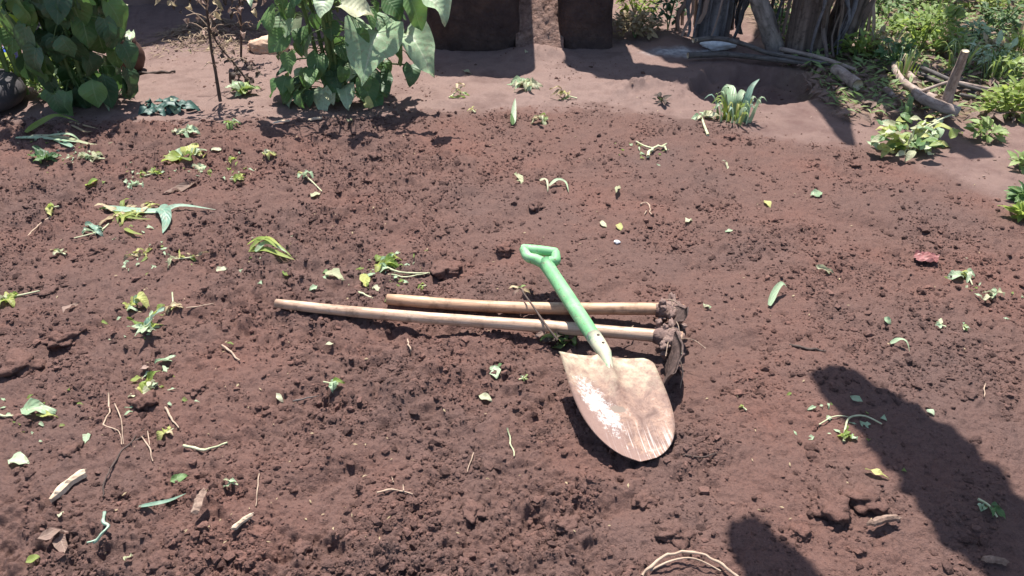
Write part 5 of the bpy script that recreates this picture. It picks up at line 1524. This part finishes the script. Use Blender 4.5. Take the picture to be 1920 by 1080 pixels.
log([(1456, 101, 4.31), (1441, 50, 4.33), (1415, -20, 4.37), (1362, -170, 4.45)], 36, 'bark', 'grey leaning tree pole in front of the banana plants', 'leaning_pole', 'pole', None, end=0.85, cut=False, n_=12)
log([(1660, 168, 0.02), (1676, 180, 0.02)], 12, 'branch', 'short end of wood between the heap and the brown log')
stp = G(1346, 94, 0.0)
mb = MB()
lump(mb, stp + Vector((0, 0, 0.03)), (0.085, 0.04, 0.032), 3, 0.3, 33, None, 1.8)
tag(mb.build('stone', M['white_stone']), 'bright whitish stone beside the ash patch', 'stone')

# ------------------------------------------------------------------ banana plants
def banana_blade(P_, Ws, seed, torn=0.25):
    rnd = random.Random(seed)
    q = spline(P_, 7)
    n_ = len(q)
    V, F, UVs = [], [], []
    for i, p in enumerate(q):
        k = i / (n_ - 1)
        tdir = (q[min(i + 1, n_ - 1)] - q[max(i - 1, 0)]).normalized()
        x = tdir.cross(Vector((0, 0, 1)))
        x.normalize()
        z = x.cross(tdir)
        f = k * (len(Ws) - 1)
        j = min(int(f), len(Ws) - 2)
        hw = Ws[j] + (Ws[j + 1] - Ws[j]) * (f - j)
        for u in (-1, -0.5, 0, 0.5, 1):
            jit = (1 + rnd.uniform(-torn, torn) * 0.5) if abs(u) == 1 else 1
            V.append(p + x * (u * hw * jit) + z * (-0.12 * hw * u * u + 0.06 * hw * abs(u)))
            UVs.append((0.5 + 0.5 * u, k))
    for i in range(n_ - 1):
        for j in range(4):
            a = i * 5 + j
            F.append((a, a + 1, a + 6, a + 5))
    return MB().add(V, F, UVs)
def banana(label, base, top, r0, leaves, bark, ndry, seed, group='banana plants beyond the pit'):
    rnd = random.Random(seed)
    t = thing('banana_plant', label, 'banana plant', tuple(base), group)
    q = spline([base + Vector((0, 0, -0.05)), base.lerp(top, 0.33) + Vector((0.02, 0, 0)), base.lerp(top, 0.66), top], 6)
    mb = MB()
    tube(mb, q, taper(r0, r0 * 0.6, len(q)), 16, True, 0.07, seed)
    mb.build('trunk', M[bark], t)
    for k in range(ndry):                       # dried leaf sheaths hanging down the trunk
        a = 6.28 * k / ndry + rnd.uniform(-0.3, 0.3)
        zt = rnd.uniform(0.45, 1.5)
        zb = max(0.03, zt - rnd.uniform(0.45, 1.2))
        c_, s_ = math.cos(a), math.sin(a)
        ctr = lambda z: base.lerp(top, min(1, z / max(top.z, 0.1)))
        pts = []
        for j in range(5):
            z = zt + (zb - zt) * j / 4
            rr_ = r0 * (1.0 + 0.35 * (j / 4) ** 1.5) + rnd.uniform(0.005, 0.05)
            cc = ctr(z)
            pts.append(Vector((cc.x + c_ * rr_, cc.y + s_ * rr_, z)))
        P2 = spline(pts, 4)
        P2 = [p + Vector((noise.noise(p * 5 + Vector((k * 3.1, 0, 0))), noise.noise(p * 5 + Vector((0, k * 3.1, 0))), 0)) * (0.07 * i / len(P2)) for i, p in enumerate(P2)]
        W = rnd.uniform(0.018, 0.065)
        kx = rnd.uniform(0, 50)
        V, F, UVs = [], [], []
        for i, p in enumerate(P2):
            kk = i / (len(P2) - 1)
            tw_ = a + 1.3 * noise.noise(Vector((kx, kk * 3, 0)))
            x = Vector((-math.sin(tw_), math.cos(tw_), 0)) * (W * (0.35 + 0.8 * abs(noise.noise(Vector((kx, kk * 4, 3))))) * (1.05 - kk * 0.75))
            o_ = Vector((c_, s_, 0))
            V += [p - x, p + o_ * (0.35 * W), p + x]
            UVs += [(0, kk * 0.8), (0.5, kk * 0.8), (1, kk * 0.8)]
        for i in range(len(P2) - 1):
            for j in (0, 1):
                F.append((i * 3 + j, i * 3 + j + 1, i * 3 + j + 4, i * 3 + j + 3))
        MB().add(V, F, UVs).build('dry_sheath', M[rnd.choice([bark, bark, 'sheathgrey', 'leaf_dry'])], t)
    for k, (P_, Ws) in enumerate(leaves):
        mb = banana_blade(P_, Ws, seed * 10 + k)
        lf = mb.build('leaf', M['leaf_mid'], t)
        mb = MB()
        tube(mb, spline([top + Vector((0, 0, -0.08)), top.lerp(P_[0], 0.5) + Vector((0, 0, 0.05)), P_[0], P_[0].lerp(P_[1], 0.7)], 4), taper(0.022, 0.008, 13), 7)
        mb.build('leaf_stalk', M['stem_green'], t)
    return t
def crown(top, dirs, L, W, rise, rnd):
    out = []
    for a in dirs:
        d = Vector((math.cos(R(a)), math.sin(R(a)), 0))
        b0 = top + d * 0.14 + Vector((0, 0, 0.16))
        LL = L * rnd.uniform(0.85, 1.1)
        P_ = [b0, b0 + d * LL * 0.33 + Vector((0, 0, rise)), b0 + d * LL * 0.68 + Vector((0, 0, rise * 1.05)), b0 + d * LL + Vector((0, 0, rise * 0.4))]
        out.append((P_, (0.05, W * 0.8, W, W * 0.8, 0.02)))
    return out
rb = random.Random(2)
bA, bB, bC = G(1330, 74), G(1506, 96), G(1560, 92)
tA, tB, tC = bA + Vector((0.05, 0.05, 1.9)), bB + Vector((-0.05, 0.1, 2.2)), bC + Vector((0.35, 0.1, 1.9))
def lifted(pts):                                # points from which the sun throws a shadow on these ground spots, at the given heights
    out = []
    for (x, y, h) in pts:
        p = at(x, y)
        out.append(p + S * (h / S.z))
    return out
banana('banana plant draped in grey hanging sheaths, behind the ash patch', bA, tA, 0.10, crown(tA, (75, 120, 160), 1.1, 0.2, 0.25, rb), 'sheathgrey', 60, 6)
lB = [(lifted(p_), w_) for p_, w_ in (
    ([(1480, 108, 2.1), (1440, 128, 2.3), (1380, 146, 2.3), (1305, 160, 2.1)], (0.06, 0.16, 0.18, 0.15, 0.06)),
    ([(1490, 122, 2.1), (1450, 150, 2.35), (1400, 168, 2.4), (1330, 182, 2.2)], (0.06, 0.15, 0.17, 0.14, 0.06)),
    ([(1500, 120, 2.1), (1590, 158, 2.4), (1700, 214, 2.4), (1845, 296, 2.1)], (0.05, 0.12, 0.11, 0.10, 0.06)),
    ([(1490, 135, 2.1), (1520, 165, 2.3), (1560, 210, 2.3), (1596, 270, 2.1)], (0.05, 0.13, 0.07, 0.06, 0.02)))]
banana('brown-sheathed banana plant standing upright beside the leaning pole', bB, tB, 0.105, lB + crown(tB, (90,), 1.1, 0.2, 0.3, rb), 'bananabark', 40, 7)
banana('banana plant with brown torn sheaths leaning right', bC, tC, 0.085, crown(tC, (70,), 1.0, 0.2, 0.28, rb), 'bananabark', 34, 8)

# banana plant just outside the right of the picture: its leaves throw the two shadows on the near soil
LA = lifted([(1985, 1150, 1.75), (1860, 990, 1.95), (1745, 860, 2.05), (1630, 765, 2.05), (1545, 690, 1.95)])
LB = lifted([(1610, 1240, 1.7), (1520, 1135, 1.8), (1460, 1075, 1.82), (1418, 1030, 1.8), (1392, 978, 1.75)])
LC = [Vector((1.75, 0.9, 1.9)), Vector((2.1, 0.7, 2.2)), Vector((2.5, 0.4, 2.2)), Vector((2.9, 0.2, 1.8))]
bn = Vector((1.52, 1.10, gz(1.52, 1.10)))
banana('green banana plant outside the right edge whose leaves shade the near soil', bn, Vector((1.5, 1.12, 1.6)), 0.08,
       [(LA, (0.04, 0.13, 0.125, 0.10, 0.055)), (LB, (0.03, 0.065, 0.075, 0.058, 0.03)), (LC, (0.05, 0.2, 0.22, 0.18, 0.02))], 'bananabark', 8, 12, None)

# ------------------------------------------------------------------ garden weeds, hedge
def foliage(mb, c, n_, rx, ry, rz, Ls, seed, shape='ovate', asp=0.5, upv=0.3):
    rnd = random.Random(seed)
    for k in range(n_):
        while True:
            u, v, q = rnd.uniform(-1, 1), rnd.uniform(-1, 1), rnd.uniform(-1, 1)
            if u * u + v * v + q * q <= 1:
                break
        g = 1 + 0.5 * noise.noise(Vector((u * 2 + seed, v * 2, q * 2)))
        p = c + Vector((u * rx, v * ry, q * rz)) * g
        if p.z < 0.01:
            continue
        L = rnd.uniform(*Ls)
        d = Vector((u + rnd.uniform(-0.6, 0.6), v + rnd.uniform(-0.6, 0.6), rnd.uniform(-0.5, 0.6) + upv))
        leaf_geo(mb, L, L * asp, shape, rnd.uniform(0.1, 0.6), 0.25, 0.03, 3, Matrix.Translation(p) @ frame(d, Vector((rnd.uniform(-0.5, 0.5), rnd.uniform(-0.7, 0.4), 1))).to_4x4(), k % 50)
    return mb
def weed(px, py, wpx, hpx, n_, mat, label, seed, Ls=(0.02, 0.065), shape='ovate', asp=0.5, group='weeds in the rough garden ground'):
    p = G(px, py)
    W, Hh = pxm(p, wpx) * 0.5, pxm(p, hpx) * 0.5
    t = thing('garden_weed', label, 'weed', tuple(p), group)
    foliage(MB(), p + Vector((0, 0, Hh)), int(n_ * 1.7), W, W * 0.7, Hh, Ls, seed, shape, asp).build('foliage', M[mat], t)
    mb = MB()
    rnd = random.Random(seed)
    for k in range(4):
        a = rnd.uniform(0, 6.28)
        tube(mb, [p, p + Vector((math.cos(a) * W * 0.3, math.sin(a) * W * 0.3, Hh)), p + Vector((math.cos(a) * W * 0.6, math.sin(a) * W * 0.6, Hh * 1.7))], taper(0.004, 0.002, 3), 5)
    mb.build('stem', M['stem_green'], t)
WD = [(1722, 100, 110, 80, 170, 'leaf_lime', 'bright lime weed clump above the branch heap'), (1760, 66, 70, 60, 90, 'weed', 'green weed right of the bright lime clump'), (1602, 112, 50, 46, 60, 'leaf_lime', 'small lime weed right of the banana plants'),
      (1672, 130, 60, 56, 70, 'leaf_mid', 'dark green weed left of the branch heap'), (1650, 70, 80, 50, 90, 'weed', 'pale weed behind the banana log'), (1800, 110, 70, 46, 80, 'weed', 'grassy weed behind the upright pale branch'),
      (1850, 140, 60, 70, 70, 'leaf_pale', 'pale bluish weed near the right edge above the brown pole'), (1905, 120, 50, 60, 60, 'leaf_lime', 'lime weed at the right edge above the brown pole'), (1890, 150, 60, 50, 60, 'weed', 'weed at the right edge beside the brown pole'),
      (1888, 218, 76, 62, 110, 'leaf_lime', 'leafy bright weed at the right edge below the heap'), (1845, 262, 50, 32, 50, 'weed', 'low weed right of the leafy weed patch'), (1912, 318, 26, 26, 34, 'weed', 'weed cut by the right edge of the bed'),
      (1917, 378, 24, 24, 30, 'leaf_mid', 'small green weed at the right edge of the bed, above the tiny lime one'), (1870, 60, 80, 56, 110, 'hedge', 'dark weed near the top right corner'), (1700, 60, 60, 44, 70, 'hedge', 'dark weed before the hedge'),
      (1570, 70, 40, 40, 50, 'hedge', 'dark weed right behind the leaning banana trunk'), (1822, 80, 60, 40, 60, 'leaf_pale', 'whitish weed before the hedge at the right'), (1910, 410, 20, 22, 20, 'leaf_lime', 'tiny lime weed at the right edge of the bed'),
      (1640, 100, 50, 36, 50, 'straw', 'straw-coloured dead weed behind the brown log'), (1780, 92, 60, 30, 50, 'straw', 'dry straw weed before the upright pale branch'), (1868, 108, 70, 34, 60, 'straw', 'dry tuft of dead weed left of the lime one at the right edge'),
      (1190, 70, 84, 46, 150, 'straw', 'dry yellowed weed clump behind the right mud store'), (1192, 34, 80, 56, 120, 'leaf_lime', 'bright green weed clump behind the right mud store'), (1252, 56, 50, 90, 90, 'leaf_dark', 'dark hanging leaves left of the grey banana plant'),
      (110, 176, 90, 40, 70, 'weed', 'low pale weeds at the foot of the dark bush'), (30, 150, 60, 50, 50, 'leaf_lime', 'lime weed under the shrub at the far left'), (1450, 60, 40, 60, 60, 'leaf_mid', 'green weed seen between the leaning pole and the brown banana plant'),
      (1740, 24, 90, 60, 120, 'weed', 'tall pale weed below the hedge'), (1850, 20, 100, 60, 130, 'leaf_lime', 'sunlit yellow-green weed at the top right'), (1640, 30, 80, 60, 110, 'hedge', 'green weed at the top right of the banana plants'),
      (1240, 190, 20, 10, 8, 'leaf_rot', 'withered scrap on the scraped bank')]
for k, (px, py, a, b_, n_, mt, lab) in enumerate(WD):
    weed(px, py, a, b_, n_, mt, lab, 100 + k)
# grassy blades among the weeds
for k, (px, py, lab) in enumerate([(1862, 150, 'tall pale grass tuft right of the upright branch'), (1800, 128, 'grass tuft directly behind the upright branch'), (1760, 60, 'grass tuft in front of the hedge'), (1690, 150, 'grass tuft left of the hooked branch'),
                                   (1660, 110, 'grass tuft behind the short brown log'), (1895, 92, 'grass tuft near the right edge under the hedge')]):
    grass_clump(px, py, 58, 22, ['weed', 'leaf_pale', 'straw', 'leaf_lime'], lab, 4, 0.5, 40 + k, 'grass_tuft', 'grass tuft', 'grass tufts in the rough garden ground', 0.06)
mb = MB()
rnd = random.Random(23)
for k in range(4600):
    x, y = rnd.uniform(1.45, 3.6), rnd.uniform(3.35, 6.3)
    if x > 0.62 * y + 0.9 or x < 1.35 + 0.1 * (y - 3.5):
        continue
    z = 0.0 if y > 5.3 else float(0.02)
    L = rnd.uniform(0.03, 0.09)
    a = rnd.uniform(0, 6.28)
    leaf_geo(mb, L, L * 0.22, 'lance', 0.4, 0.2, 0.03, 2, Matrix.Translation((x, y, z)) @ frame(Vector((math.cos(a), math.sin(a), rnd.uniform(0.0, 1.2))), Vector((rnd.uniform(-0.5, 0.5), -0.3, 1))).to_4x4(), k % 40)
tag(mb.build('ground_cover', M['weed']), 'low weeds and grass covering the rough garden ground', None, None, 'stuff')
mb = MB()
for k in range(2600):
    x, y = rnd.uniform(1.4, 3.4), rnd.uniform(3.3, 5.6)
    if x < 1.35 + 0.1 * (y - 3.5):
        continue
    L = rnd.uniform(0.03, 0.10)
    a = rnd.uniform(0, 6.28)
    leaf_geo(mb, L, L * 0.3, 'lance', 0.5, 0.3, 0.05, 2, Matrix.Translation((x, y, 0.02 + 0.02 * rnd.random())) @ frame(Vector((math.cos(a), math.sin(a), rnd.uniform(-0.1, 0.3))), Vector((rnd.uniform(-0.5, 0.5), -0.3, 1))).to_4x4(), k % 40)
tag(mb.build('dead_leaf_litter', M['leaf_dry']), 'dead leaves and straw under the weeds of the rough ground', None, None, 'stuff')
def shrub(x, y, rx, h, n_, mat, label, seed):
    base = Vector((x, y, 0))
    t = thing('shrub', label, 'shrub', tuple(base), 'shrubs of the hedge behind the garden')
    mb = MB()
    rnd = random.Random(seed)
    for k in range(6):
        a = rnd.uniform(0, 6.28)
        tube(mb, spline([base, base + Vector((math.cos(a) * rx * 0.3, math.sin(a) * rx * 0.3, h * 0.45)), base + Vector((math.cos(a) * rx * 0.7, math.sin(a) * rx * 0.7, h * 0.85))], 4), taper(0.02, 0.006, 9), 7, True, 0.1, k)
    mb.build('trunk', M['bark'], t)
    mb = MB()
    for k in range(5):
        a = rnd.uniform(0, 6.28)
        c_ = base + Vector((math.cos(a) * rx * 0.5, math.sin(a) * rx * 0.35, h * rnd.uniform(0.3, 0.75)))
        foliage(mb, c_, n_ // 5, rx * 0.62, rx * 0.5, h * 0.36, (0.06, 0.13), seed * 7 + k)
    mb.build('crown', M[mat], t)
for k, (x, y, rx, h, n_, mt, lab) in enumerate([(2.15, 6.0, 0.5, 1.1, 700, 'hedge', 'hedge shrub nearest to the banana plants'), (2.85, 5.9, 0.5, 1.2, 700, 'hedge', 'middle shrub of the hedge at the top right'), (3.55, 6.0, 0.55, 1.2, 700, 'hedge', 'hedge shrub at the top right corner'),
                                               (1.5, 6.2, 0.5, 1.3, 600, 'leaf_dark', 'dark shrub behind the banana plants'), (0.85, 6.5, 0.45, 1.2, 500, 'hedge', 'shrub behind the right mud store'), (4.4, 6.0, 0.6, 1.4, 400, 'hedge', 'shrub beyond the right edge of the picture')]):
    shrub(x, y, rx, h, n_, mt, lab, 60 + k)
